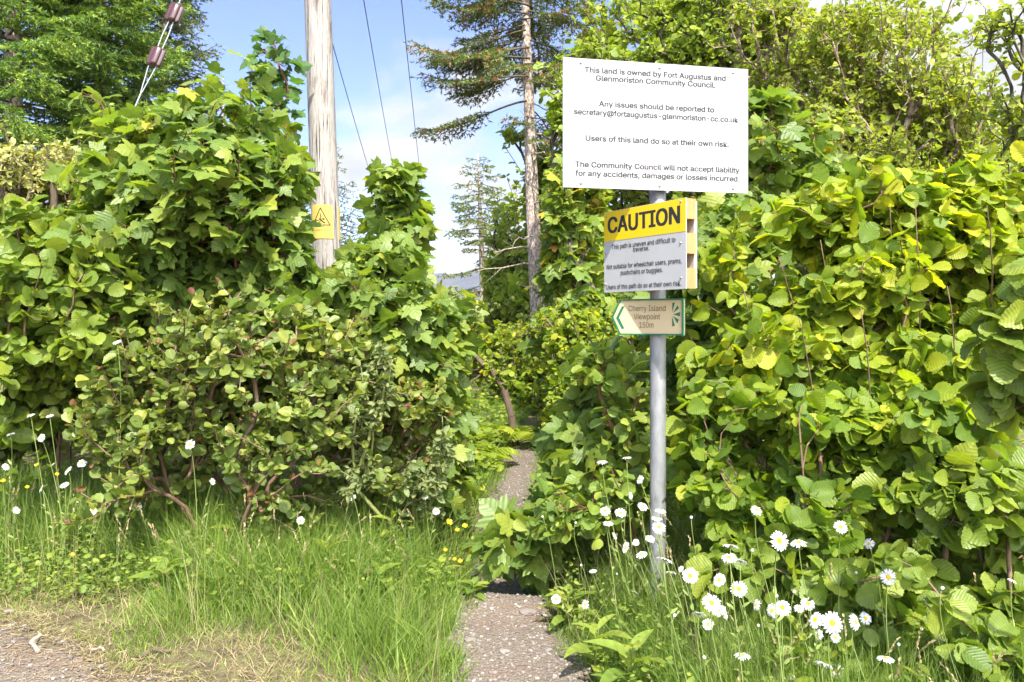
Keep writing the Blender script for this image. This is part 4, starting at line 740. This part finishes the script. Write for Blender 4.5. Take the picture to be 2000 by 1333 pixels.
for zone in ((-4, -.3, 3.5, 4.9, 150), (.45, 2.2, 2.4, 4.2, 110)):
    x = rng.uniform(zone[0], zone[1], zone[4]); y = rng.uniform(zone[2], zone[3], zone[4]); k = (off_road(x, y) > .35) & ~onpath(x, y, .08)
    for a, b in zip(x[k], y[k]):
        z = float(H(a, b)); hh = rng.uniform(.28, .52); ln_ = rng.normal(0, .09, 2); u = np.linspace(0, 1, 6)[:, None]; P = np.array([a, b, z])+u*np.array([0, 0, hh])+u**2*np.array([ln_[0], ln_[1], 0])*1.3
        A.chain(P, np.linspace(.0014, .0008, 6), 4); d_ = unit(P[-1]-P[-2]); kk = int(rng.integers(5, 12)); pp = P[-1]-d_*np.linspace(0, .06, kk)[:, None]; A.inst(T['wil'][0], pp, d_+rv(kk, .25), rv(kk), rng.uniform(.010, .018, kk), rng.uniform(.3, 1, kk), .9)
tag(A.build('dry_grass', LM['straw']), 'short dry straw-coloured grass along the road edge', 'dry grass', kind='stuff')
# right verge
A = Acc(); x, y, c = field(52000, .1, 2.7, 2.1, 4.9, lambda x, y: ~onpath(x, y, -.03+.05*np.sin(y*8+1)+.03*np.sin(y*21)) & (x > pcx(y)))
d = x-pcx(y)-pw(y); h = (.07+.27*sst(.0, .45, d))*(.55+.8*c); blades(A, x, y, h, .0022+.003*rng.random(len(x)), rng.beta(2, 3.2, len(x))*.82+.1*(rng.random(len(x)) < .1), .4)
tag(A.build('grass', LM['grass']), 'fine tall grass between the daisies on the right verge', 'grass', kind='stuff')
A = Acc(); x, y, c = field(26000, -1.6, 2.6, 4.7, 13.5, lambda x, y: ~onpath(x, y, -.06) | ((y > 8.9) & (rng.random(len(x)) < .6)))
blades(A, x, y, (.10+.20*c)*np.where(onpath(x, y), .5, 1), .004+.005*rng.random(len(x)), rng.beta(2, 3, len(x))*.7, .6, 3)
tag(A.build('grass', LM['grass']), 'grass along and over the far part of the path', 'grass', kind='stuff')
# small broad leaves between the blades
def cover(name, label, n, x0, x1, y0, y1, keep, hmax, size, mat, leaf='sml'):
    A = Acc(); x, y, c = field(n, x0, x1, y0, y1, keep, .05); m = len(x); z = H(x, y)+rng.random(m)*hmax*(.4+.8*c); az = rng.uniform(0, 6.28, m)
    D = np.stack([np.sin(az), np.cos(az), rng.uniform(-.2, .7, m)], -1); tt = T[leaf]; ch = rng.integers(0, len(tt), m)
    for k, t in enumerate(tt): s = ch == k; A.inst(t, np.stack([x, y, z], -1)[s], D[s], unit(np.array([0, 0, 1])+rv(s.sum(), .45)), (size*rng.uniform(.5, 1.4, m))[s], rng.beta(2, 2, m)[s])
    tag(A.build(name, LM[mat]), label, 'ground cover', kind='stuff')
cover('ground_cover', 'small-leaved weeds between the grass on the right verge', 15000, .15, 2.8, 2.1, 5.2, lambda x, y: ~onpath(x, y, .0) & (x > pcx(y)), .26, .022, 'weed')
cover('ground_cover', 'small-leaved weeds at the foot of the left bushes', 18000, -4.5, -.15, 3.9, 5.4, lambda x, y: (off_road(x, y) > .2) & ~onpath(x, y, .02), .22, .026, 'weed')
cover('undergrowth', 'leafy undergrowth under the bushes along the path', 26000, -6, 6, 5.0, 16, lambda x, y: ~onpath(x, y, .03), .40, .07, 'rowan', 'sml')
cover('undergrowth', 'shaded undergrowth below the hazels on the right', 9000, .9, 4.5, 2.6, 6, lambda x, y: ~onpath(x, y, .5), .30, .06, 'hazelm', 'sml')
# litter and gravel
A = Acc(); m = 9000; x = rng.uniform(-4.5, .6, m); y = road_edge(x)+rng.normal(-.06, .13, m); x2 = pcx(rng.uniform(2.8, 4.6, 2500)); 
az = rng.uniform(0, 6.28, m); A.inst(T['ndl'][0], np.stack([x, y, H(x, y)+.014+rng.random(m)*.012], -1), np.stack([np.sin(az), np.cos(az), rng.normal(0, .12, m)], -1), unit(np.array([0, 0, 1])+rv(m, .3)), .03*rng.uniform(.4, 1.6, m), rng.uniform(.35, 1, m), .10)
tag(A.build('needle_litter', LM['straw']), 'brown spruce needles and litter along the road edge', 'litter', kind='stuff')
ico = np.array([(0, 0, 1), (.89, 0, .45), (.28, .85, .45), (-.72, .53, .45), (-.72, -.53, .45), (.28, -.85, .45), (.72, .53, -.45), (-.28, .85, -.45), (-.89, 0, -.45), (-.28, -.85, -.45), (.72, -.53, -.45), (0, 0, -1)])
icf = np.array([(0, 1, 2), (0, 2, 3), (0, 3, 4), (0, 4, 5), (0, 5, 1), (1, 6, 2), (2, 7, 3), (3, 8, 4), (4, 9, 5), (5, 10, 1), (2, 6, 7), (3, 7, 8), (4, 8, 9), (5, 9, 10), (1, 10, 6), (6, 11, 7), (7, 11, 8), (8, 11, 9), (9, 11, 10), (10, 11, 6)])
def stones(A, x, y, r, rnd):
    n = len(x); s = ico[None]*(r[:, None, None])*rng.uniform(.6, 1.3, (n, 1, 3))*np.array([1, 1, .5])*(1+rng.normal(0, .12, (n, 12, 1)))
    a = rng.uniform(0, 6.28, n); c, q = np.cos(a)[:, None], np.sin(a)[:, None]; v = np.stack([s[..., 0]*c-s[..., 1]*q, s[..., 0]*q+s[..., 1]*c, s[..., 2]], -1)+np.stack([x, y, H(x, y)+.014+r*.12], -1)[:, None]
    at_ = np.zeros(v.shape); at_[..., 2] = rnd[:, None]; A.add(v, [(icf[None]+(np.arange(n)*12)[:, None, None]).reshape(-1, 3)], at_)
def stonemat():
    m, nt, n, l = newmat('pebble'); a = n.new('ShaderNodeAttribute'); a.attribute_name = 'luv'; s = n.new('ShaderNodeSeparateXYZ'); l.new(a.outputs['Vector'], s.inputs[0])
    c = ramp(nt, s.outputs[2], [(0, G(.09, .075, .065)), (.4, G(.18, .15, .13)), (.8, G(.25, .225, .195)), (1, G(.35, .325, .295))]); p = n.new('ShaderNodeBsdfPrincipled'); l.new(c, p.inputs['Base Color']); p.inputs['Roughness'].default_value = .85
    o = n.new('ShaderNodeOutputMaterial'); l.new(p.outputs[0], o.inputs[0]); return m
m_st = stonemat()
A = Acc(); y = 2.7+rng.random(7500)**1.5*6.5; x = pcx(y)+rng.uniform(-1.05, 1.05, len(y))*pw(y); stones(A, x, y, .0035+.009*rng.random(len(y))**4, rng.random(len(y)))
x = rng.uniform(-3.6, 0, 4500); y = road_edge(x)-rng.random(4500)**1.3*.9; stones(A, x, y, .003+.010*rng.random(4500)**4, rng.random(4500))
tag(A.build('gravel', m_st, None, False), 'loose gravel on the path and road edge', 'gravel', kind='stuff')
for (px, py, r, lab) in ((1030, 1207, .040, 'flat pale stone at the right side of the path'), (900, 1215, .03, 'grey stone at the left edge of the path'), (18, 1226, .022, 'dark round stone at the road edge, far left'), (918, 1262, .026, 'bluish stone on the left of the near path'), (985, 1285, .022, 'light stone near the middle of the path')):
    Y = 1.5*F/(py-HOR); A = Acc(); X = at(px, py, Y)[0]; v, f = ico*[r*1.3, r*.9, r*.42], icf; mids = {}
    F2 = []; V = [tuple(q) for q in v]
    for a, b, c in f:
        def md(i, j):
            k = (min(i, j), max(i, j))
            if k not in mids: V.append(tuple((np.array(V[i])+np.array(V[j]))/2*1.07*(1+rng.normal(0, .05)))); mids[k] = len(V)-1
            return mids[k]
        x_, y_, z_ = md(a, b), md(b, c), md(c, a); F2 += [(a, x_, z_), (x_, b, y_), (z_, y_, c), (x_, y_, z_)]
    V = np.array(V)+[X, Y, float(H(X, Y))+.018]; A.add(V, [F2], np.tile([0, 0, rng.uniform(.4, .9)], (len(V), 1))); tag(A.build('stone', m_st, None, False), lab, 'stone')
for pts, r, lab, mt in ((((58, 1293), (66, 1284), (82, 1276)), .011, 'short broken grey stick on the road, bottom left', 'deadtwig'), (((62, 1290), (74, 1304)), .010, 'pale snapped end of wood beside the grey stick', 'deadtwig'), (((180, 1304), (196, 1301), (203, 1306)), .006, 'small bleached twig on the gravel', 'deadtwig'), (((268, 1322), (300, 1306), (330, 1310)), .007, 'dark thin twig lying on the road edge', 'twig'), (((205, 1268), (240, 1275), (262, 1270)), .005, 'curved brown twig where grass meets road', 'twig')):
    q = []
    for px, py in pts: Y = 1.5*F/(py-HOR); X = at(px, py, Y)[0]; q.append((X, Y, float(H(X, Y))+.012+r))
    q = np.array(q); t = np.linspace(0, 1, 9); q = np.stack([np.interp(t, np.linspace(0, 1, len(pts)), q[:, k]) for k in range(3)], 1)+rng.normal(0, .0015, (9, 3)); A = Acc(); A.chain(q, r*rng.uniform(.75, 1.1, 9), 7); tag(A.build('stick', BK[mt]), lab, 'stick')
# ------------------------------------------------------------------ leafy weeds and ferns
def weed(px, py, Y, h, label, nl=16, size=.11, lean=(0, 0), leaf='lan', mat='weed', wd=1.5):
    x, _, _ = at(px, py, Y); gz = float(H(x, Y)); o = empty('leafy_weed', (x, Y, gz), label, 'plant'); t = np.linspace(0, 1, 8)[:, None]
    pts = np.array([x, Y, gz])+t*np.array([lean[0]*h, lean[1]*h, h]); st = Acc(); st.chain(pts, np.linspace(.004, .0015, 8), 6); st.build('stem', BK['greentwig'], o)
    u = (np.arange(nl)+.6)/nl; p = np.stack([np.interp(u, t[:, 0], pts[:, k]) for k in range(3)], 1); az = np.arange(nl)*2.399+rng.random(); el = .2+.9*u
    D = np.stack([np.sin(az), np.cos(az), el], -1); A = Acc(); s = size*(.55+.9*np.sin(math.pi*np.clip(u, .05, .97))**.7)*rng.uniform(.8, 1.2, nl)
    A.inst(T[leaf][0], p, D, unit(np.array([0, 0, 1.2])-.3*D+rv(nl, .15)), s, rng.beta(3, 2, nl), wd); A.build('leaves', LM[mat], o)
for a in [(rng.uniform(60, 900), rng.uniform(1110, 1200), rng.uniform(4.1, 4.7), rng.uniform(.12, .30), 'tuft of pale broad-bladed grass or weed in the left verge', 9, rng.uniform(.08, .15)) for _ in range(0)]+list(((472, 1060, 4.55, .42, 'leafy willowherb with narrow leaves in front of the alder'), (505, 1080, 4.5, .36, 'second narrow-leaved willowherb right beside the first'), (610, 1080, 4.5, .30, 'small narrow-leaved plant below the alder, near the fifth daisy'), (325, 1200, 4.05, .16, 'broad-leaved dock rosette in the short grass', 9, .13, (0, 0), 'lan', 'weed', 2.4), (408, 1220, 4.0, .12, 'smaller dock rosette right of the first one', 8, .10, (0, 0), 'lan', 'weed', 2.2),
          (768, 1080, 4.6, .34, 'upright leafy weed where alder meets path grass'), (1160, 1250, 3.35, .20, 'bright broad-bladed weed on the right verge', 9, .13, (.1, 0), 'lan', 'weed', 1.6), (1225, 1290, 3.1, .22, 'pale green lance-leaved weed below the post', 10, .13, (.1, 0), 'lan', 'weed', 1.5), (1340, 1320, 2.7, .22, 'lance-leaved weed at the bottom edge among the daisies', 10, .10), (925, 1180, 4.15, .07, 'flat rosette at the left corner of the path', 9, .07, (0, 0), 'lan', 'weed', 2.6),
          (640, 1170, 4.25, .24, 'bushy leafy weed in the middle of the left verge grass', 14, .10), (860, 1150, 4.3, .20, 'leafy weed in the tall grass just left of the path'), (735, 1190, 4.1, .16, 'low weed with broad leaves between verge middle and path', 11, .11, (0, 0), 'lan', 'weed', 2.0), (150, 1090, 4.6, .26, 'leafy weed beside the single low buttercup'), (1110, 1200, 3.9, .18, 'leafy weed right of the path under the lone daisy'), (1460, 1325, 2.6, .2, 'weed with long leaves at the bottom edge, right of the others', 12, .10), (1560, 1180, 3.1, .34, 'tall leafy stem between the daisies and the hazel', 18, .07))): weed(*a)
def fern(px, py, Y, label, n=9, L0=.55):
    x, _, _ = at(px, py, Y); gz = float(H(x, Y)); A = Acc()
    for k in range(n):
        az = k/n*6.28+rng.random(); L1 = L0*rng.uniform(.75, 1.15); s = np.linspace(0, 1, 16); out = np.array([math.sin(az), math.cos(az), 0]); P = np.array([x, Y, gz])+out*(L1*.75*s)[:, None]+np.array([0, 0, 1])*(L1*(1.05*s-.8*s**2.2))[:, None]; A.chain(P, np.linspace(.003, .001, 16), 4)
        for i in range(2, 16):
            for sg in (-1, 1):
                side = np.cross(out, [0, 0, 1])*sg; l = L1*.30*math.sin(math.pi*(.12+.86*(1-s[i])))**.8+.01; A.inst(T['lan'][1], [P[i]], [side+out*.35+np.array([0, 0, -.15])], [[0, 0, 1]], [l], [rng.random()], 1.7)
    tag(A.build('fern', LM['fern']), label, 'fern')
fern(930, 850, 8.0, 'bright fern on the left side of the path, nearer one'); fern(945, 800, 9.4, 'bright fern on the left bank, beyond the nearer one'); fern(1065, 850, 9.2, 'fern at the right side of the grassy path')
# ------------------------------------------------------------------ flowers
m_disc = surf('daisy_disc', [(.3, G(.62, .36, .01)), (.7, G(.80, .55, .02))], (900, 900, 900), rough=.8, bump=.8, dist=.002)
m_stem = surf('flower_stem', [(.3, G(.15, .21, .05)), (.7, G(.24, .30, .08))], (30, 30, 5), rough=.6)
w_pet = lambda t: .5*(min(1, t*5+.35))*(1 if t < .8 else math.sqrt(max(.02, 1-((t-.8)/.21)**2)))
PET = [t_rows(7, w_pet, 3, .10, dr, 0) for dr in (.06, .30, .7)]
NRM = {'f': (0, -.9, .42), 'u': (0, -.18, 1), 'b': (.25, .35, .75), 'l': (-.8, -.45, .45), 'r': (.8, -.45, .45), 't': (0, -.6, .8)}
def frame(n): n = unit(n); x = unit(np.cross(n, [0.1, 0.2, 1.])); return n, x, np.cross(n, x)
def stem_pts(top, n, base, nseg=12):
    """curve from the ground at base to the head at top, arriving along the head's normal"""
    b = np.array(base); p3 = np.array(top); Lh = np.linalg.norm(p3-b); c1 = b+np.array([0, 0, Lh*.45]); c2 = p3-unit(n*.5+np.array([0, 0, .8]))*Lh*.22; t = np.linspace(0, 1, nseg)[:, None]
    return (1-t)**3*b+3*(1-t)**2*t*c1+3*(1-t)*t*t*c2+t**3*p3
def daisy(px, py, size, mode, label, Y=None, bdx=None, group='daisies'):
    Y = Y or float(np.clip(92./size, 1.95, 2.95 if px > 1325 else 3.65)); top = at(px, py, Y); D = size*Y/F; R_ = D/2
    if bdx is None: bdx = rng.uniform(.0, .16)*(1 if px > 1050 else rng.choice([-1, 1])*.7)
    bx, by = top[0]+bdx, Y+rng.uniform(-.05, .12); bz = float(H(bx, by)); n = np.array(NRM[mode], float)+rng.normal(0, .14, 3); n, x, y = frame(n)
    o = empty('daisy', (bx, by, bz), label, 'daisy', group); S = Acc(); sp_ = stem_pts(top-n*R_*.16, n, (bx, by, bz-.02)); S.chain(sp_, np.linspace(.0026, .0016, 12), 6)
    S.chain([top-n*R_*.2, top-n*R_*.12, top-n*R_*.02], [.0016, R_*.26, R_*.30], 12)
    u = rng.uniform(.1, .75, 7); q = np.stack([np.interp(u, np.linspace(0, 1, 12), sp_[:, k]) for k in range(3)], 1); az = rng.uniform(0, 6.28, 7); S.inst(T['lan'][1], q, np.stack([np.sin(az), np.cos(az), np.full(7, .9)], -1), unit(rv(7)+[0, 0, 1]), rng.uniform(.018, .04, 7), rng.random(7), 1.3)
    S.build('stem', m_stem, o)
    k = rng.integers(17, 23); a = np.arange(k)/k*2*math.pi+rng.normal(0, .05, k); rad = np.cos(a)[:, None]*x+np.sin(a)[:, None]*y; A = Acc(); dr = {'f': 0, 'b': 1, 'u': 1}.get(mode, rng.integers(0, 2))
    lift = rng.normal(.02, .09, k)[:, None]; A.inst(PET[dr], top+rad*R_*.22, rad+n*lift, n+rv(k, .12), R_*.78*rng.uniform(.88, 1.06, k), rng.random(k), .25); A.build('petals', LM['petal'], o)
    C = Acc(); rr = R_*.30; pr_ = [(0.98, -.02), (1.0, .12), (.9, .25), (.65, .36), (.35, .36), (.1, .30)]; m = 14; V = []
    for r1, z1 in pr_:
        for j in range(m): t = j/m*2*math.pi; V.append(top+(x*math.cos(t)+y*math.sin(t))*rr*r1+n*rr*z1)
    i = np.arange(m); j = (i+1) % m; q = np.stack([i, j, j+m, i+m], 1); C.add(V, [np.concatenate([q+m*z for z in range(5)])]); C.add(V[-m:], [[tuple(range(m))]]); C.build('centre', m_disc, o)
DA = [
 (1522, 1057, 40, 'f', 'large daisy facing the camera above the cluster, in front of the hazel'), (1560, 1060, 32, 'u', 'daisy seen edge-on just right of the large upper daisy'),
 (1625, 1217, 46, 'f', 'largest daisy of all, low in the right-hand cluster'), (1390, 1178, 38, 't', 'big daisy in the tight group of three right of the post'), (1403, 1192, 28, 'f', 'middle daisy of the tight group of three'), (1415, 1197, 28, 'r', 'lowest right daisy of the tight group of three'),
 (1443, 1151, 33, 'f', 'round open daisy above and right of the group of three'), (1348, 1125, 32, 'f', 'open daisy alone, just right of the grey post at mid height'), (1298, 1093, 36, 'b', 'daisy with petals bent back, directly in front of the post'), (1287, 1030, 28, 't', 'daisy on the post, below the highest pair'),
 (1283, 1012, 22, 'u', 'narrow daisy just above the one on the post'), (1290, 997, 24, 'u', 'edge-on daisy at the right side of the post, highest there'), (1427, 1066, 35, 'b', 'daisy seen from behind, top of the trio above the cluster'), (1424, 1089, 29, 't', 'middle daisy of the trio above the cluster'),
 (1447, 1096, 27, 'b', 'right-hand drooping daisy of the trio above the cluster'), (1642, 1030, 27, 'f', 'upright daisy standing alone high in front of the hazel'), (1697, 1062, 22, 'l', 'daisy turned sideways right of the lone high one'), (1735, 1128, 32, 'f', 'daisy with a small bud beneath, in front of dark hazel leaves'),
 (1690, 1208, 25, 'f', 'small daisy right of the largest one'), (1671, 1215, 34, 'r', 'sideways daisy between the largest one and its small neighbour'), (1592, 1211, 33, 'l', 'daisy touching the upper left of the largest one'), (1528, 1187, 34, 't', 'flat daisy of the middle pair below the large upper one'), (1508, 1193, 28, 'l', 'left-hand daisy of the middle pair'),
 (1578, 1179, 27, 't', 'daisy above the largest one, with a bud on either side'), (1560, 1188, 20, 'u', 'small half-open daisy above the largest one'), (1478, 997, 23, 't', 'small daisy high against the yellow-green leaves right of the post'), (1405, 1133, 27, 'l', 'tilted daisy left of the round open one'), (1365, 1199, 28, 'b', 'nodding daisy at the lower left of the group of three'),
 (1383, 1220, 23, 'f', 'small daisy beneath the group of three'), (1450, 1280, 32, 'u', 'daisy seen side-on near the bottom edge'), (1608, 1297, 36, 'b', 'drooping daisy near the bottom edge below the largest one'), (1634, 1312, 30, 'f', 'daisy overlapping the drooping one at the bottom edge'), (1549, 1324, 22, 'u', 'daisy cut by the bottom edge of the view'),
 (1730, 1286, 34, 'u', 'wide flat daisy low on the right'), (1859, 1187, 30, 'r', 'daisy on a bent hooked stem, farthest right of the big ones'), (1977, 1134, 18, 'u', 'tiny daisy near the right edge in the dark leaves'), (1632, 1246, 20, 'f', 'little daisy hanging under the largest one'), (1598, 1240, 22, 'l', 'half-hidden daisy at the lower left of the largest one'),
 (1477, 1182, 22, 'l', 'half-open daisy between the group of three and the middle pair'), (1253, 1083, 24, 'u', 'drooping daisy just left of the post at mid height'), (1222, 1070, 24, 'l', 'tilted daisy left of the post at mid height'), (1212, 1002, 23, 't', 'daisy left of the post in the highest row, second from it'), (1188, 1022, 21, 'u', 'daisy lowest in the loose group left of the post'),
 (1182, 998, 21, 't', 'daisy farthest left in the highest row beside the post'), (1256, 989, 22, 't', 'daisy touching the left side of the post in the highest row'), (1249, 937, 19, 'l', 'small daisy high up left of the post among goat willow leaves'), (1176, 902, 22, 'u', 'flat white daisy highest left, above the path bushes'), (1224, 894, 20, 'u', 'edge-on daisy high beside the goat willow stem'),
 (1232, 969, 15, 'r', 'tiny daisy between the two upper ones left of the post'), (1270, 1052, 20, 't', 'small daisy half behind the post at mid height'), (1242, 1060, 14, 'f', 'tiny round daisy left of the post, just above the tilted one'), (1086, 1171, 19, 'f', 'lone daisy beside the path, nearest to it on the right'), (1143, 1181, 19, 'l', 'sideways daisy right of the lone path-side one'), (1158, 1115, 16, 'u', 'pair-like small daisy in the grass left of the post'),
 (1240, 1157, 15, 'b', 'small white daisy low in front of the post foot'), (1201, 1047, 16, 'r', 'narrow sideways daisy left of the tilted one'), (1330, 1112, 14, 'l', 'small sideways daisy just left of the lone open one'), (1310, 1118, 24, 'b', 'drooping half-hidden daisy beneath the bent-back one on the post')]
for d in DA: daisy(*d)
DL = [(20, 848, 16, 'u', 'edge-on daisy high at the left edge of the photo'), (81, 856, 17, 'f', 'round open daisy high at the far left'), (60, 811, 15, 'u', 'daisy at the far left, left one of the topmost pair'), (97, 812, 15, 'u', 'daisy at the far left, right one of the topmost pair'), (12, 912, 16, 'r', 'daisy at the left edge above the yellow buttercup'),
 (132, 919, 20, 'l', 'upper daisy of the three in the far left grass'), (160, 905, 18, 't', 'daisy up and right of the far left three'), (126, 948, 18, 't', 'middle daisy of the three in the far left grass'), (81, 955, 17, 'l', 'tilted daisy left of the far left three'), (32, 997, 16, 'r', 'low sideways daisy at the left edge'),
 (182, 999, 16, 'f', 'low daisy beneath the left end of the alder'), (195, 967, 13, 'l', 'small daisy above the low one under the alder end'), (268, 990, 18, 'f', 'daisy at the lower left foot of the alder'), (371, 869, 21, 'f', 'open daisy in the middle of the alder leaves'), (415, 941, 14, 'r', 'small tilted daisy below the one in the alder leaves'),
 (587, 1017, 17, 'f', 'daisy at the dark foot of the alder, over the grass'), (690, 973, 15, 'l', 'small daisy at the right side of the alder'), (228, 668, 17, 'u', 'flat daisy-like flower up in the hazel leaves at the left'), (852, 999, 15, 'f', 'lower daisy of the three left of the path'), (830, 971, 12, 't', 'left upper daisy of the three left of the path'), (857, 970, 12, 'f', 'right upper daisy of the three left of the path'), (930, 1108, 11, 'f', 'tiny daisy beside the path, under the buttercups'), (923, 1121, 9, 'f', 'tiniest daisy beside the path, lowest one')]
for d in DL: daisy(*d, Y=4.35 if d[0] < 800 and d[1] > 750 else (4.55 if d[0] > 800 else 4.3))
BU = [(877, 1021, 14, 'yellow buttercup left of the path, largest of the upper pair'), (908, 1028, 11, 'yellow buttercup nearest the bright part of the path'), (893, 1036, 9, 'small buttercup between the upper pair'), (921, 1077, 14, 'broad buttercup hanging over the path edge'), (899, 1097, 10, 'lower buttercup left of the path'), (940, 1105, 10, 'buttercup right at the path edge, lowest of the patch'), (870, 1075, 8, 'small buttercup deeper in the grass left of the patch'),
 (888, 1093, 8, 'small buttercup touching the lower one'), (897, 1205, 9, 'orange-yellow buttercup in the short grass at the path corner'), (141, 1085, 11, 'single buttercup low in the left verge grass'), (72, 909, 9, 'buttercup beside the far left daisies'), (111, 927, 8, 'small buttercup left of the far left three daisies'), (6, 940, 9, 'buttercup at the very left edge'), (53, 952, 8, 'small buttercup under the tilted far left daisy')]
for px, py, s, lab in BU:
    Y = 4.35; top = at(px, py, Y); Rr = s*Y/F/2; n, x, y = frame(np.array([rng.normal(0, .3), -.5, .8])); bx = top[0]+rng.uniform(-.06, .06); bz = float(H(bx, Y)); o = empty('buttercup', (bx, Y, bz), lab, 'buttercup', 'buttercups')
    S = Acc(); S.chain(stem_pts(top-n*.003, n, (bx, Y, bz-.02)), np.linspace(.0014, .0009, 12), 5); S.build('stem', m_stem, o); A = Acc(); a = np.arange(5)/5*2*math.pi; rad = np.cos(a)[:, None]*x+np.sin(a)[:, None]*y
    A.inst(t_rows(6, lambda t: .48*math.sin(math.pi*min(1, t*.8+.1))**.7, 3, -.25, -.35), top+rad*Rr*.05, rad+n*.25, np.tile(n, (5, 1)), Rr*1.0, rng.random(5), 1.1); A.build('petals', LM['butter'], o)
for px, py in ((1350, 1012), (1469, 1076), (1551, 1157), (1517, 1165), (1481, 1223), (1672, 1120), (1736, 1141), (1755, 1260), (1840, 1150), (1124, 1022), (1060, 1010), (1205, 1122), (1317, 1203), (1376, 1285), (1800, 1230), (1135, 1105)):
    Y = rng.uniform(2.5, 3.2) if px > 1300 else 3.9; top = at(px, py, Y); bx = top[0]+rng.uniform(0, .12); bz = float(H(bx, Y)); o = empty('daisy_bud', (bx, Y, bz), 'closed whitish daisy bud on a thin green stem among the open daisies', 'flower bud', 'daisy buds')
    n = unit(np.array([rng.normal(0, .4), -.2, 1])); S = Acc(); S.chain(stem_pts(top-n*.004, n, (bx, Y, bz-.02)), np.linspace(.0017, .0011, 12), 5); S.build('stem', m_stem, o); A = Acc(); A.chain([top-n*.004, top-n*.001, top+n*.004, top+n*.007], [.002, .0055, .0055, .003], 9); A.build('bud', LM['petal'], o)
# ------------------------------------------------------------------ air
m, nt_, n_, l_ = newmat('haze_air'); pv = n_.new('ShaderNodeVolumePrincipled'); pv.inputs['Color'].default_value = (.86, .91, 1, 1); pv.inputs['Density'].default_value = .00016
o_ = n_.new('ShaderNodeOutputMaterial'); l_.new(pv.outputs[0], o_.inputs['Volume'])
A = Acc(); A.box((-6500, -900, -30), (13000, 0, 0), (0, 10500, 0), (0, 0, 230)); tag(A.build('haze', m, None, False), 'thin bluish air between the viewer and the hill', 'haze', kind='stuff')
